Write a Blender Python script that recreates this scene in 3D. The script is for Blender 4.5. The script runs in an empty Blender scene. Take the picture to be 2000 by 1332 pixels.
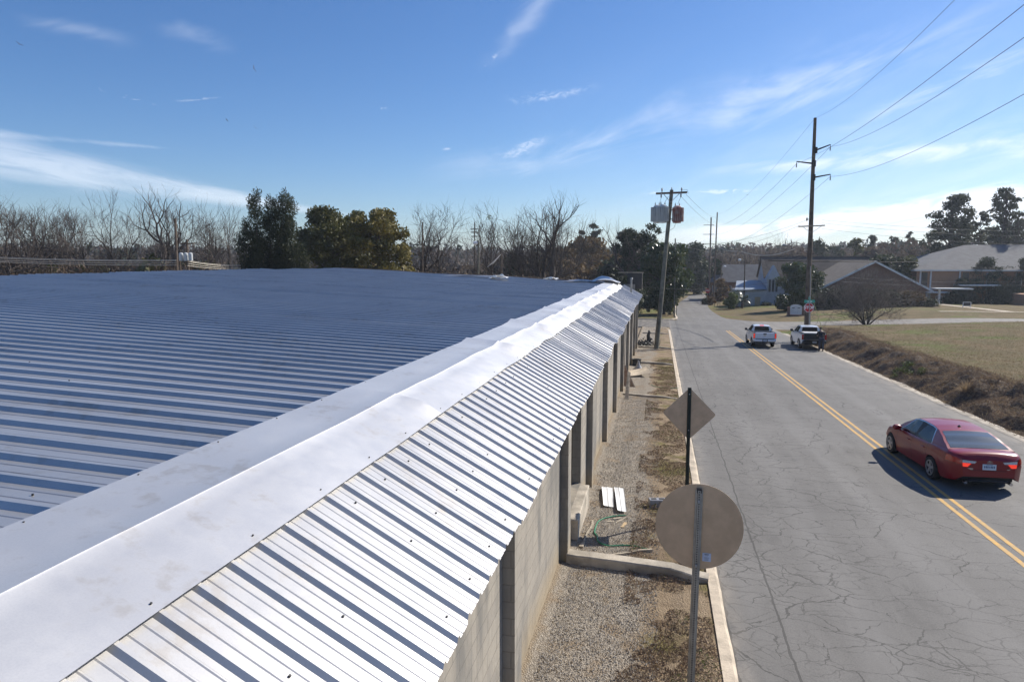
import bpy, bmesh, math, random
import numpy as np
from math import sin, cos, tan, pi, radians, atan2, sqrt, asin, exp
from mathutils import Vector, Matrix, noise, Euler

scene = bpy.context.scene
COL = scene.collection
R = random.Random(7)

# ------------------------------------------------------------------ camera
H = 5.3
cam_d = bpy.data.cameras.new("camera")
cam = bpy.data.objects.new("camera", cam_d)
COL.objects.link(cam)
cam.location = (0, 0, H)
cam.rotation_euler = (radians(90 - 6.68), radians(0), radians(12.2))
cam_d.lens = 24.0
cam_d.sensor_width = 36.0
cam_d.clip_start = 0.05
cam_d.clip_end = 6000
scene.camera = cam
scene.render.resolution_x = 1024
scene.render.resolution_y = 681
CR = cam.rotation_euler.to_matrix()

# ------------------------------------------------------------------ light
SUN_EL, SUN_AZ = 37.0, 45.0           # azimuth clockwise from +Y (the street)
scene.view_settings.view_transform = 'Standard'
scene.view_settings.look = 'None'
scene.view_settings.exposure = 0.42
scene.view_settings.gamma = 1.0
sd = bpy.data.lights.new("sun", 'SUN')
sd.energy = 5.0
sd.angle = radians(0.53)
sd.color = (1.0, 0.94, 0.84)
sun = bpy.data.objects.new("sun", sd)
COL.objects.link(sun)
sun_dir = Vector((sin(radians(SUN_AZ)) * cos(radians(SUN_EL)), cos(radians(SUN_AZ)) * cos(radians(SUN_EL)), sin(radians(SUN_EL))))
sun.rotation_euler = sun_dir.to_track_quat('Z', 'Y').to_euler()
sun.location = (30, 30, 60)


class NB:
    """tiny node builder"""
    def __init__(self, nt):
        self.nt = nt
        nt.nodes.clear()

    def n(self, typ, ins=None, **kw):
        nd = self.nt.nodes.new(typ)
        for k, v in kw.items():
            setattr(nd, k, v)
        if ins:
            for k, v in ins.items():
                self.set(nd.inputs[k], v)
        return nd

    def set(self, sock, v):
        if isinstance(v, bpy.types.NodeSocket):
            self.nt.links.new(v, sock)
        elif isinstance(v, bpy.types.Node):
            self.nt.links.new(v.outputs[0], sock)
        else:
            if sock.type == 'RGBA' and len(v) == 3:
                v = (*v, 1)
            sock.default_value = v

    def m(self, op, a, b=0.0, c=0.0, clamp=False):
        nd = self.n('ShaderNodeMath', operation=op, use_clamp=clamp)
        self.set(nd.inputs[0], a)
        self.set(nd.inputs[1], b)
        self.set(nd.inputs[2], c)
        return nd.outputs[0]

    def mix(self, f, a, b, mode='MIX'):
        nd = self.n('ShaderNodeMix', data_type='RGBA', blend_type=mode)
        self.set(nd.inputs[0], f)
        self.set(nd.inputs[6], a)
        self.set(nd.inputs[7], b)
        return nd.outputs[2]

    def noise(self, vec, scale, detail=3, rough=.55, dist=0.0):
        nd = self.n('ShaderNodeTexNoise', {'Scale': scale, 'Detail': detail, 'Roughness': rough, 'Distortion': dist})
        if vec is not None:
            self.set(nd.inputs['Vector'], vec)
        return nd.outputs[0]

    def ramp(self, f, lo, hi):
        nd = self.n('ShaderNodeMapRange', {'From Min': lo, 'From Max': hi}, clamp=True)
        nd.interpolation_type = 'SMOOTHSTEP'
        self.set(nd.inputs['Value'], f)
        return nd.outputs[0]

    def mapping(self, vec, scale=(1, 1, 1), rot=(0, 0, 0), loc=(0, 0, 0)):
        nd = self.n('ShaderNodeMapping')
        self.set(nd.inputs['Vector'], vec)
        nd.inputs['Scale'].default_value = scale
        nd.inputs['Rotation'].default_value = rot
        nd.inputs['Location'].default_value = loc
        return nd.outputs[0]


# ------------------------------------------------------------------ sky
world = bpy.data.worlds.new("World")
scene.world = world
world.use_nodes = True
world.cycles.sampling_method = 'MANUAL'
world.cycles.sample_map_resolution = 256
W = NB(world.node_tree)
sky = W.n('ShaderNodeTexSky', sky_type='NISHITA')
sky.sun_disc = False
sky.sun_elevation = radians(SUN_EL)
sky.sun_rotation = radians(SUN_AZ)
sky.altitude = 60
sky.air_density = 1.0
sky.dust_density = 0.35
sky.ozone_density = 3.0
tc = W.n('ShaderNodeTexCoord')
sep = W.n('ShaderNodeSeparateXYZ', {0: tc.outputs['Generated']})
DX, DY, DZ = sep.outputs[0], sep.outputs[1], sep.outputs[2]
AZ = W.m('ARCTAN2', DX, DY)                 # radians, clockwise from +Y
EL = W.m('ARCSINE', DZ)


def sky_dir(px, py):
    d = CR @ Vector(((px - 1000) / 1333.3, (666 - py) / 1333.3, -1))
    d.normalize()
    return atan2(d.x, d.y), asin(d.z)


def sky_noise(tilt, along_, across, detail, dist, seed):
    """fibrous noise in sky angles, stretched along a tilted direction"""
    u = W.m('ADD', W.m('MULTIPLY', AZ, cos(tilt)), W.m('MULTIPLY', EL, sin(tilt)))
    v = W.m('ADD', W.m('MULTIPLY', AZ, -sin(tilt)), W.m('MULTIPLY', EL, cos(tilt)))
    cv = W.n('ShaderNodeCombineXYZ', {0: W.m('MULTIPLY', u, along_), 1: W.m('MULTIPLY', v, across), 2: seed})
    return W.noise(cv.outputs[0], 1.0, detail, .62, dist)


SN = {'r': sky_noise(.16, 9, 46, 7, .9, 1.0), 'l': sky_noise(-.17, 9, 60, 6, .6, 4.0), 'w': sky_noise(.30, 4, 18, 5, 1.1, 8.0), 'p': sky_noise(.10, 55, 130, 4, .8, 12.0)}
EDGE = sky_noise(0, 7, 12, 3, .5, 20.0)


def cloud_band(p0, p1, w0, w1, strength, nz, lo=.35, hi=.75, soft=0.0, rough_edge=.5, tail=.2):
    """a cloud streak between two sky directions"""
    a0, e0 = sky_dir(*p0)
    a1, e1 = sky_dir(*p1)
    L = sqrt((a1 - a0) ** 2 + (e1 - e0) ** 2)
    th = atan2(e1 - e0, a1 - a0)
    u = W.m('ADD', W.m('MULTIPLY', W.m('SUBTRACT', AZ, a0), cos(th)), W.m('MULTIPLY', W.m('SUBTRACT', EL, e0), sin(th)))
    v = W.m('ADD', W.m('MULTIPLY', W.m('SUBTRACT', AZ, a0), -sin(th)), W.m('MULTIPLY', W.m('SUBTRACT', EL, e0), cos(th)))
    un = W.m('DIVIDE', u, L)
    v = W.m('ADD', v, W.m('MULTIPLY', W.m('SUBTRACT', EDGE, .5), rough_edge * (w0 + w1)))
    wid = W.m('MULTIPLY_ADD', W.m('MINIMUM', W.m('MAXIMUM', un, 0), 1), w1 - w0, w0)
    d = W.m('DIVIDE', W.m('ABSOLUTE', v), wid)
    acr = W.ramp(d, 1.0, soft)
    al = W.m('MULTIPLY', W.ramp(un, -.08, tail), W.ramp(un, 1.08, 1 - tail))
    tex = W.ramp(W.m('ADD', SN[nz], W.m('MULTIPLY', W.m('SUBTRACT', acr, 1.0), .22)), lo, hi)
    return W.m('MULTIPLY', W.m('MULTIPLY', acr, al), W.m('MULTIPLY', tex, strength))


rad = 1 / 1333.3
bands = [
    cloud_band((-560, 205), (680, 420), 76 * rad, 6 * rad, .52, 'l', .14, .60, .10, .10),
    cloud_band((-200, 240), (350, 292), 16 * rad, 4 * rad, .25, 'l', .3, .7, 0, .2),
    cloud_band((1300, 462), (2350, 366), 24 * rad, 66 * rad, 1.0, 'r', .30, .52, .2, .18),
    cloud_band((1400, 335), (2500, 225), 20 * rad, 64 * rad, .65, 'r', .32, .75, 0, .4),
    cloud_band((860, 345), (1950, 40), 70 * rad, 100 * rad, .36, 'w', .30, .75, 0, .5),
    cloud_band((940, 130), (1120, -90), 26 * rad, 60 * rad, .27, 'w', .20, .75, 0, .9, .45),
    cloud_band((980, 196), (1170, 172), 17 * rad, 15 * rad, .40, 'p', .36, .66, 0, .8, .45),
    cloud_band((960, 312), (1075, 268), 22 * rad, 18 * rad, .42, 'p', .34, .66, 0, .8, .45),
    cloud_band((20, 28), (270, 82), 22 * rad, 24 * rad, .24, 'w', .25, .75, 0, .7, .4),
    cloud_band((290, 40), (460, 100), 40 * rad, 24 * rad, .16, 'w', .3, .7, 0, .8, .4),
    cloud_band((340, 198), (430, 190), 5 * rad, 4 * rad, .36, 'p', .40, .62, 0, .6, .45),
    cloud_band((705, 198), (790, 222), 10 * rad, 7 * rad, .5, 'p', .46, .66, 0, .6, .45),
    cloud_band((862, 294), (900, 282), 7 * rad, 6 * rad, .45, 'p', .42, .62, 0, .6, .45),
    cloud_band((180, 172), (320, 210), 12 * rad, 8 * rad, .38, 'p', .52, .66, 0, .6, .45),
    cloud_band((1340, 376), (1500, 370), 9 * rad, 7 * rad, .55, 'p', .42, .60, 0, .6, .45),
    cloud_band((1640, 250), (2250, 0), 30 * rad, 46 * rad, .40, 'r', .36, .75, 0, .5),
    cloud_band((930, 150), (975, 100), 8 * rad, 8 * rad, .42, 'p', .46, .62, 0, .6, .45),
    cloud_band((1252, 379), (1296, 377), 5 * rad, 4 * rad, .6, 'p', .30, .55, 0, .5, .4),
]
tot = bands[0]
for b in bands[1:]:
    tot = W.m('ADD', tot, b, clamp=True)
# thin wide veil toward the sun side, low down
veil = W.m('MULTIPLY', W.m('MULTIPLY', W.ramp(AZ, -.35, .5), W.ramp(EL, .34, .02)), .34)
veil = W.m('MULTIPLY', veil, W.ramp(SN['w'], .25, .7))
tot = W.m('ADD', tot, veil, clamp=True)
hs = W.n('ShaderNodeHueSaturation', {'Saturation': 1.17, 'Color': sky.outputs[0]})
tint = W.mix(1.0, hs.outputs[0], (.86, .955, 1.15), 'MULTIPLY')
cl = W.mix(W.m('MULTIPLY', tot, .82), tint, (11.2, 11.6, 12.4))
bg = W.n('ShaderNodeBackground', {'Color': cl, 'Strength': 0.081})
out = W.n('ShaderNodeOutputWorld', {'Surface': bg})


# ------------------------------------------------------------------ helpers
def smooth(x, a, b):
    if a == b:
        return 0.0 if x < a else 1.0
    t = min(1, max(0, (x - a) / (b - a)))
    return t * t * (3 - 2 * t)


def fbm(x, y, s=1.0, o=3, seed=0.0):
    return noise.fractal(Vector((x * s, y * s, seed)), 1.0, 2.0, o)


ROAD_L, ROAD_R = 1.13, 11.95


def base_z(x, y):
    if y < 140:
        yy = y
    elif y < 180:
        yy = y - (y - 140) ** 2 / 80
    else:
        yy = 160
    z = -.025 * yy
    r = sqrt(x * x + y * y)
    if r > 280:
        t = r - 280
        z += .034 * t * t / 200 if t < 100 else .034 * (t - 50)
        z = min(z, 24)
    return z


def bank(x, y):
    b = smooth(x, 12.35, 14.6) * (1 - smooth(y, 71, 76))
    n = .12 * fbm(x, y, .25, 3, 3.1) * smooth(x, 12.6, 15) * (1 - smooth(y, 68, 73))
    lawn = .35 * smooth(y, 92, 100) * smooth(x, 10.5, 17)
    side = .85 * smooth(x, 13, 38) * smooth(y, 40, 74)
    return b * (.66 + .16 * smooth(y, 45, 72)) + n + lawn + side


def gz(x, y):
    return base_z(x, y) + bank(x, y)


def ray(px, py):
    return CR @ Vector(((px - 1000) / 1333.3, (666 - py) / 1333.3, -1))


def at(px, py, depth):
    """world point seen at photo pixel px,py at a given depth"""
    return Vector((0, 0, H)) + ray(px, py) * depth


def gp(px, py, lift=0.0, f=gz):
    """ground point seen at a photo pixel"""
    d = ray(px, py)
    t = 2.0
    while t < 900:
        p = Vector((0, 0, H)) + d * t
        if p.z < f(p.x, p.y) + lift:
            lo, hi = t * .99 - .3, t
            for _ in range(30):
                mt = (lo + hi) / 2
                p = Vector((0, 0, H)) + d * mt
                if p.z < f(p.x, p.y) + lift:
                    hi = mt
                else:
                    lo = mt
            return p
        t = t * 1.01 + .1
    return Vector((0, 0, H)) + d * 900


def link(o, parent=None):
    COL.objects.link(o)
    if parent is not None:
        o.parent = parent
    return o


def tag(o, label=None, cat=None, group=None, kind=None):
    if label:
        o['label'] = label
    if cat:
        o['category'] = cat
    if group:
        o['group'] = group
    if kind:
        o['kind'] = kind
    return o


def thing(name, loc, label, cat, group=None, rot=(0, 0, 0)):
    o = bpy.data.objects.new(name, None)
    o.empty_display_size = .3
    o.location = loc
    o.rotation_euler = rot
    link(o)
    return tag(o, label, cat, group)


def copy_tree(o, parent=None):
    c = o.copy()
    COL.objects.link(c)
    c.parent = parent
    for ch in list(o.children):
        copy_tree(ch, c)
    return c


class MB:
    def __init__(self):
        self.v, self.f, self.mi = [], [], []
        self.cur = 0

    def add(self, vs, fs):
        n = len(self.v)
        self.v.extend([tuple(a) for a in vs])
        for f in fs:
            self.f.append(tuple(i + n for i in f))
            self.mi.append(self.cur)

    def box(self, c, s, rot=None, bev=0.0):
        hx, hy, hz = s[0] / 2, s[1] / 2, s[2] / 2
        if bev <= 0:
            vs = [(x, y, z) for z in (-hz, hz) for x, y in ((-hx, -hy), (hx, -hy), (hx, hy), (-hx, hy))]
            fs = [(3, 2, 1, 0), (4, 5, 6, 7), (0, 1, 5, 4), (1, 2, 6, 5), (2, 3, 7, 6), (3, 0, 4, 7)]
        else:
            b = min(bev, hx * .9, hy * .9, hz * .9)
            vs = []
            for z, i in ((-hz, b), (-hz + b, 0), (hz - b, 0), (hz, b)):
                for x, y in ((-hx, -hy), (hx, -hy), (hx, hy), (-hx, hy)):
                    sx, sy = (1 if x > 0 else -1), (1 if y > 0 else -1)
                    vs.append((x - sx * i, y - sy * i, z))
            fs = [(3, 2, 1, 0), (12, 13, 14, 15)]
            for r in range(3):
                for k in range(4):
                    a = r * 4 + k
                    bb = r * 4 + (k + 1) % 4
                    fs.append((a, bb, bb + 4, a + 4))
        M = rot if rot is not None else Matrix.Identity(3)
        c = Vector(c)
        self.add([c + M @ Vector(v) for v in vs], fs)

    def tube(self, p0, p1, r0, r1=None, n=8, caps=True):
        r1 = r0 if r1 is None else r1
        p0, p1 = Vector(p0), Vector(p1)
        d = p1 - p0
        if d.length < 1e-6:
            return
        d.normalize()
        a = d.cross(Vector((0, 0, 1)))
        if a.length < .05:
            a = d.cross(Vector((1, 0, 0)))
        a.normalize()
        b = d.cross(a)
        vs = []
        for p, r in ((p0, r0), (p1, r1)):
            for k in range(n):
                t = 2 * pi * k / n
                vs.append(p + a * (r * cos(t)) + b * (r * sin(t)))
        fs = [(k, (k + 1) % n, n + (k + 1) % n, n + k) for k in range(n)]
        if caps:
            fs += [tuple(range(n - 1, -1, -1)), tuple(range(n, 2 * n))]
        self.add(vs, fs)

    def path(self, pts, rad, n=6, caps=True):
        """tube along a polyline, radii number or list"""
        pts = [Vector(p) for p in pts]
        m = len(pts)
        rr = rad if isinstance(rad, (list, tuple)) else [rad] * m
        vs = []
        prev = None
        for i, p in enumerate(pts):
            d = (pts[min(i + 1, m - 1)] - pts[max(i - 1, 0)])
            if d.length < 1e-9:
                d = Vector((0, 0, 1))
            d.normalize()
            if prev is None:
                a = d.cross(Vector((0, 0, 1)))
                if a.length < .05:
                    a = d.cross(Vector((1, 0, 0)))
            else:
                a = prev - d * prev.dot(d)
                if a.length < 1e-4:
                    a = d.cross(Vector((1, .3, 0)))
            a.normalize()
            prev = a
            b = d.cross(a)
            for k in range(n):
                t = 2 * pi * k / n
                vs.append(p + a * (rr[i] * cos(t)) + b * (rr[i] * sin(t)))
        fs = []
        for i in range(m - 1):
            for k in range(n):
                fs.append((i * n + k, i * n + (k + 1) % n, (i + 1) * n + (k + 1) % n, (i + 1) * n + k))
        if caps:
            fs += [tuple(range(n - 1, -1, -1)), tuple(range((m - 1) * n, m * n))]
        self.add(vs, fs)

    def disc(self, c, axis, r0, h, n=24, r1=None):
        axis = Vector(axis).normalized()
        self.tube(Vector(c) - axis * h / 2, Vector(c) + axis * h / 2, r0, r1, n)

    def lathe(self, c, prof, n=12, axis='Z', caps=True):
        vs, fs = [], []
        c = Vector(c)
        for r, z in prof:
            for k in range(n):
                t = 2 * pi * k / n
                if axis == 'Z':
                    vs.append(c + Vector((r * cos(t), r * sin(t), z)))
                elif axis == 'X':
                    vs.append(c + Vector((z, r * cos(t), r * sin(t))))
                else:
                    vs.append(c + Vector((r * cos(t), z, r * sin(t))))
        for i in range(len(prof) - 1):
            for k in range(n):
                fs.append((i * n + k, i * n + (k + 1) % n, (i + 1) * n + (k + 1) % n, (i + 1) * n + k))
        if caps:
            fs += [tuple(range(n - 1, -1, -1)), tuple(range((len(prof) - 1) * n, len(prof) * n))]
        self.add(vs, fs)

    def prism(self, poly, vec):
        """extrude a 3D polygon by vec"""
        vec = Vector(vec)
        a = [Vector(p) for p in poly]
        n = len(a)
        vs = a + [p + vec for p in a]
        fs = [tuple(range(n - 1, -1, -1)), tuple(range(n, 2 * n))]
        fs += [(k, (k + 1) % n, n + (k + 1) % n, n + k) for k in range(n)]
        self.add(vs, fs)

    def grid(self, rows):
        m = len(rows[0])
        vs = [p for r in rows for p in r]
        fs = []
        for i in range(len(rows) - 1):
            for j in range(m - 1):
                fs.append((i * m + j, i * m + j + 1, (i + 1) * m + j + 1, (i + 1) * m + j))
        self.add(vs, fs)

    def build(self, name, mats, parent=None, smooth_=False, origin=None, recalc=True):
        me = bpy.data.meshes.new(name)
        vs = self.v
        if origin is not None:
            ox, oy, oz = origin
            vs = [(a - ox, b - oy, c - oz) for a, b, c in vs]
        me.from_pydata(vs, [], self.f)
        if not isinstance(mats, (list, tuple)):
            mats = [mats]
        for m_ in mats:
            me.materials.append(m_)
        if len(mats) > 1:
            me.polygons.foreach_set('material_index', self.mi)
        if recalc:
            bm = bmesh.new()
            bm.from_mesh(me)
            bmesh.ops.recalc_face_normals(bm, faces=bm.faces)
            bm.to_mesh(me)
            bm.free()
        if smooth_:
            me.shade_smooth()
            if smooth_ != 'all':
                try:
                    me.set_sharp_from_angle(angle=radians(22 if 'flashing' in name else 38))
                except Exception:
                    pass
        me.update()
        return link(bpy.data.objects.new(name, me), parent)


def quads_obj(name, V, mats, parent=None, mi=None):
    """V: (N,4,3) array of quads"""
    V = np.asarray(V, dtype=np.float32)
    n = V.shape[0]
    me = bpy.data.meshes.new(name)
    me.vertices.add(n * 4)
    me.vertices.foreach_set('co', V.reshape(-1))
    me.loops.add(n * 4)
    me.loops.foreach_set('vertex_index', np.arange(n * 4, dtype=np.int32))
    me.polygons.add(n)
    me.polygons.foreach_set('loop_start', np.arange(0, n * 4, 4, dtype=np.int32))
    me.polygons.foreach_set('loop_total', np.full(n, 4, dtype=np.int32))
    if not isinstance(mats, (list, tuple)):
        mats = [mats]
    for m_ in mats:
        me.materials.append(m_)
    if mi is not None:
        me.polygons.foreach_set('material_index', np.asarray(mi, dtype=np.int32))
    me.update()
    me.validate()
    return link(bpy.data.objects.new(name, me), parent)


def leaf_quads(C, size, rng, aspect=.6, up=0.0):
    """random oriented leaf quads at centres C (N,3); size scalar or (N,)"""
    C = np.asarray(C)
    n = len(C)
    a = rng.normal(size=(n, 3))
    if up:
        a[:, 2] += up * np.sign(rng.random(n) + .001)
    a /= np.linalg.norm(a, axis=1)[:, None]
    b = rng.normal(size=(n, 3))
    b -= a * np.sum(a * b, 1)[:, None]
    b /= np.linalg.norm(b, axis=1)[:, None] + 1e-9
    s = (np.ones(n) * size)[:, None]
    a = a * s
    b = b * s * aspect
    return np.stack([C - a, C - b * .8 + a * .1, C + a, C + b * .8 + a * .1], 1)


# ------------------------------------------------------------------ materials
def pbr(name, col, rough=.8, metal=0.0, var=.15, vscale=3.0, bump=0.0, bscale=40.0, spec=.5, coat=0.0, col2=None, emit=None, estr=0):
    m = bpy.data.materials.new(name)
    m.use_nodes = True
    B = NB(m.node_tree)
    geo = B.n('ShaderNodeNewGeometry')
    tcn = B.n('ShaderNodeTexCoord')
    vec = tcn.outputs['Object']
    nz = B.noise(vec, vscale, 4, .6)
    c2 = col2 if col2 else tuple(c * (1 - var) for c in col)
    c1 = tuple(min(1, c * (1 + var)) for c in col) if not col2 else col
    cc = B.mix(B.ramp(nz, .3, .7), c1, c2)
    p = B.n('ShaderNodeBsdfPrincipled', {'Base Color': cc, 'Roughness': rough, 'Metallic': metal, 'Specular IOR Level': spec, 'Coat Weight': coat, 'Coat Roughness': .05})
    if emit:
        p.inputs['Emission Color'].default_value = (*emit, 1)
        p.inputs['Emission Strength'].default_value = estr
    if bump:
        bn = B.n('ShaderNodeBump', {'Strength': bump, 'Distance': .02, 'Height': B.noise(vec, bscale, 4, .6)})
        B.set(p.inputs['Normal'], bn.outputs[0])
    B.n('ShaderNodeOutputMaterial', {'Surface': p})
    return m


def leafmat(name, c1, c2, rough=.5, vscale=.6, spec=.3):
    m = bpy.data.materials.new(name)
    m.use_nodes = True
    B = NB(m.node_tree)
    geo = B.n('ShaderNodeNewGeometry')
    nz = B.noise(geo.outputs['Position'], vscale, 3, .6)
    nz2 = B.noise(geo.outputs['Position'], vscale * 9, 2, .6)
    f = B.m('ADD', B.m('MULTIPLY', nz, .6), B.m('MULTIPLY', nz2, .4))
    cc = B.mix(B.ramp(f, .38, .62), c1, c2)
    p = B.n('ShaderNodeBsdfPrincipled', {'Base Color': cc, 'Roughness': rough, 'Specular IOR Level': spec})
    tr = B.n('ShaderNodeBsdfTranslucent', {'Color': cc})
    mx = B.n('ShaderNodeMixShader', {0: .22, 1: p, 2: tr})
    B.n('ShaderNodeOutputMaterial', {'Surface': mx})
    return m

# ------------------------------------------------------------------ setting materials
def mat_asphalt():
    m = bpy.data.materials.new("asphalt")
    m.use_nodes = True
    B = NB(m.node_tree)
    P = B.n('ShaderNodeNewGeometry').outputs['Position']
    big = B.noise(P, .22, 4, .6)
    med = B.noise(B.mapping(P, (1, .12, 1)), 1.6, 4, .6)
    fine = B.noise(P, 38, 3, .7)
    col = B.mix(B.ramp(big, .3, .7), (.136, .129, .120), (.180, .171, .159))
    col = B.mix(B.m('MULTIPLY', B.ramp(med, .4, .75), .55), col, (.215, .205, .192))
    col = B.mix(B.m('MULTIPLY', B.ramp(fine, .35, .7), .4), col, (.07, .068, .066))
    # aggregate specks
    vo = B.n('ShaderNodeTexVoronoi', {'Vector': P, 'Scale': 60.0})
    col = B.mix(B.m('MULTIPLY', B.ramp(vo.outputs['Distance'], .22, .08), .35), col, (.42, .40, .37))
    lane = B.m('COSINE', B.m('MULTIPLY', B.m('SUBTRACT', B.n('ShaderNodeSeparateXYZ', {0: P}).outputs[0], 3.2), 3.49))
    lane = B.m('MULTIPLY', B.ramp(lane, -.2, 1.0), B.ramp(B.noise(B.mapping(P, (1, .08, 1)), 1.1, 3, .5), .3, .65))
    col = B.mix(B.m('MULTIPLY', lane, .35), col, (.215, .207, .196))
    oil = B.ramp(B.noise(B.mapping(P, (1, .35, 1), (0, 0, 0), (7, 3, 0)), .8, 5, .65), .60, .72)
    col = B.mix(B.m('MULTIPLY', oil, .35), col, (.085, .08, .075))
    # warped coordinates for the cracks
    wn = B.n('ShaderNodeTexNoise', {'Vector': P, 'Scale': 1.6, 'Detail': 5.0, 'Roughness': .6})
    wv = B.n('ShaderNodeVectorMath', {0: wn.outputs['Color'], 1: (.5, .5, .5)}, operation='SUBTRACT')
    wv2 = B.n('ShaderNodeVectorMath', {0: wv.outputs[0], 3: .5}, operation='SCALE')
    PW = B.n('ShaderNodeVectorMath', {0: P, 1: wv2.outputs[0]}, operation='ADD').outputs[0]
    PWs = B.mapping(PW, (.62, 1.0, 0))
    crack = None
    for sc, th, st in ((.60, .0055, .9), (1.5, .0045, .75), (3.2, .0035, .5)):
        vd = B.n('ShaderNodeTexVoronoi', {'Vector': PWs, 'Scale': sc}, feature='DISTANCE_TO_EDGE', voronoi_dimensions='2D')
        w = B.m('MULTIPLY', B.ramp(B.noise(P, .9, 3, .6), .3, .62), th * sc * 2.6)
        c = B.m('LESS_THAN', vd.outputs['Distance'], w)
        c = B.m('MULTIPLY', c, st)
        if sc > 1:
            c = B.m('MULTIPLY', c, B.ramp(B.noise(P, .28 * sc, 3, .5), .40, .56))
        crack = c if crack is None else B.m('MAXIMUM', crack, c)
    # alligator belt near the kerb
    sx = B.n('ShaderNodeSeparateXYZ', {0: P})
    belt = B.ramp(sx.outputs[0], 6.4, 3.6)
    vd = B.n('ShaderNodeTexVoronoi', {'Vector': PWs, 'Scale': 1.9}, feature='DISTANCE_TO_EDGE', voronoi_dimensions='2D')
    c = B.m('MULTIPLY', B.m('LESS_THAN', vd.outputs['Distance'], B.m('MULTIPLY', B.ramp(B.noise(P, .7, 3), .3, .65), .022)), B.m('MULTIPLY', belt, .85))
    crack = B.m('MAXIMUM', crack, c)
    # long seam next to the gutter lane
    PWx = B.n('ShaderNodeSeparateXYZ', {0: PW}).outputs[0]
    seam = B.m('LESS_THAN', B.m('ABSOLUTE', B.m('SUBTRACT', B.m('ADD', B.m('MULTIPLY', PWx, .25), B.m('MULTIPLY', sx.outputs[0], .75)), 1.95)), .018)
    crack = B.m('MAXIMUM', crack, B.m('MULTIPLY', seam, .9))
    gut = B.m('LESS_THAN', B.m('ADD', sx.outputs[0], B.m('MULTIPLY', B.noise(P, 3.2, 4, .6), .14)), 1.245)
    crack = B.m('MAXIMUM', crack, gut)
    col = B.mix(B.m('MULTIPLY', crack, .68), col, (.035, .033, .03))
    # dusty light strips at both edges
    dust = B.m('MAXIMUM', B.ramp(sx.outputs[0], 1.5, 1.15), B.m('MULTIPLY', B.ramp(sx.outputs[0], 10.8, 11.8), .8))
    dust = B.m('MULTIPLY', dust, B.ramp(B.noise(B.mapping(P, (1, .3, 1)), 2.4, 4, .6), .3, .65))
    col = B.mix(B.m('MULTIPLY', dust, .5), col, (.33, .29, .24))
    hgt = B.m('SUBTRACT', B.noise(P, 70, 3, .7), B.m('MULTIPLY', crack, 1.4))
    bn = B.n('ShaderNodeBump', {'Strength': .5, 'Distance': .008, 'Height': hgt})
    p = B.n('ShaderNodeBsdfPrincipled', {'Base Color': col, 'Roughness': .82, 'Specular IOR Level': .35, 'Normal': bn.outputs[0]})
    B.n('ShaderNodeOutputMaterial', {'Surface': p})
    return m


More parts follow.
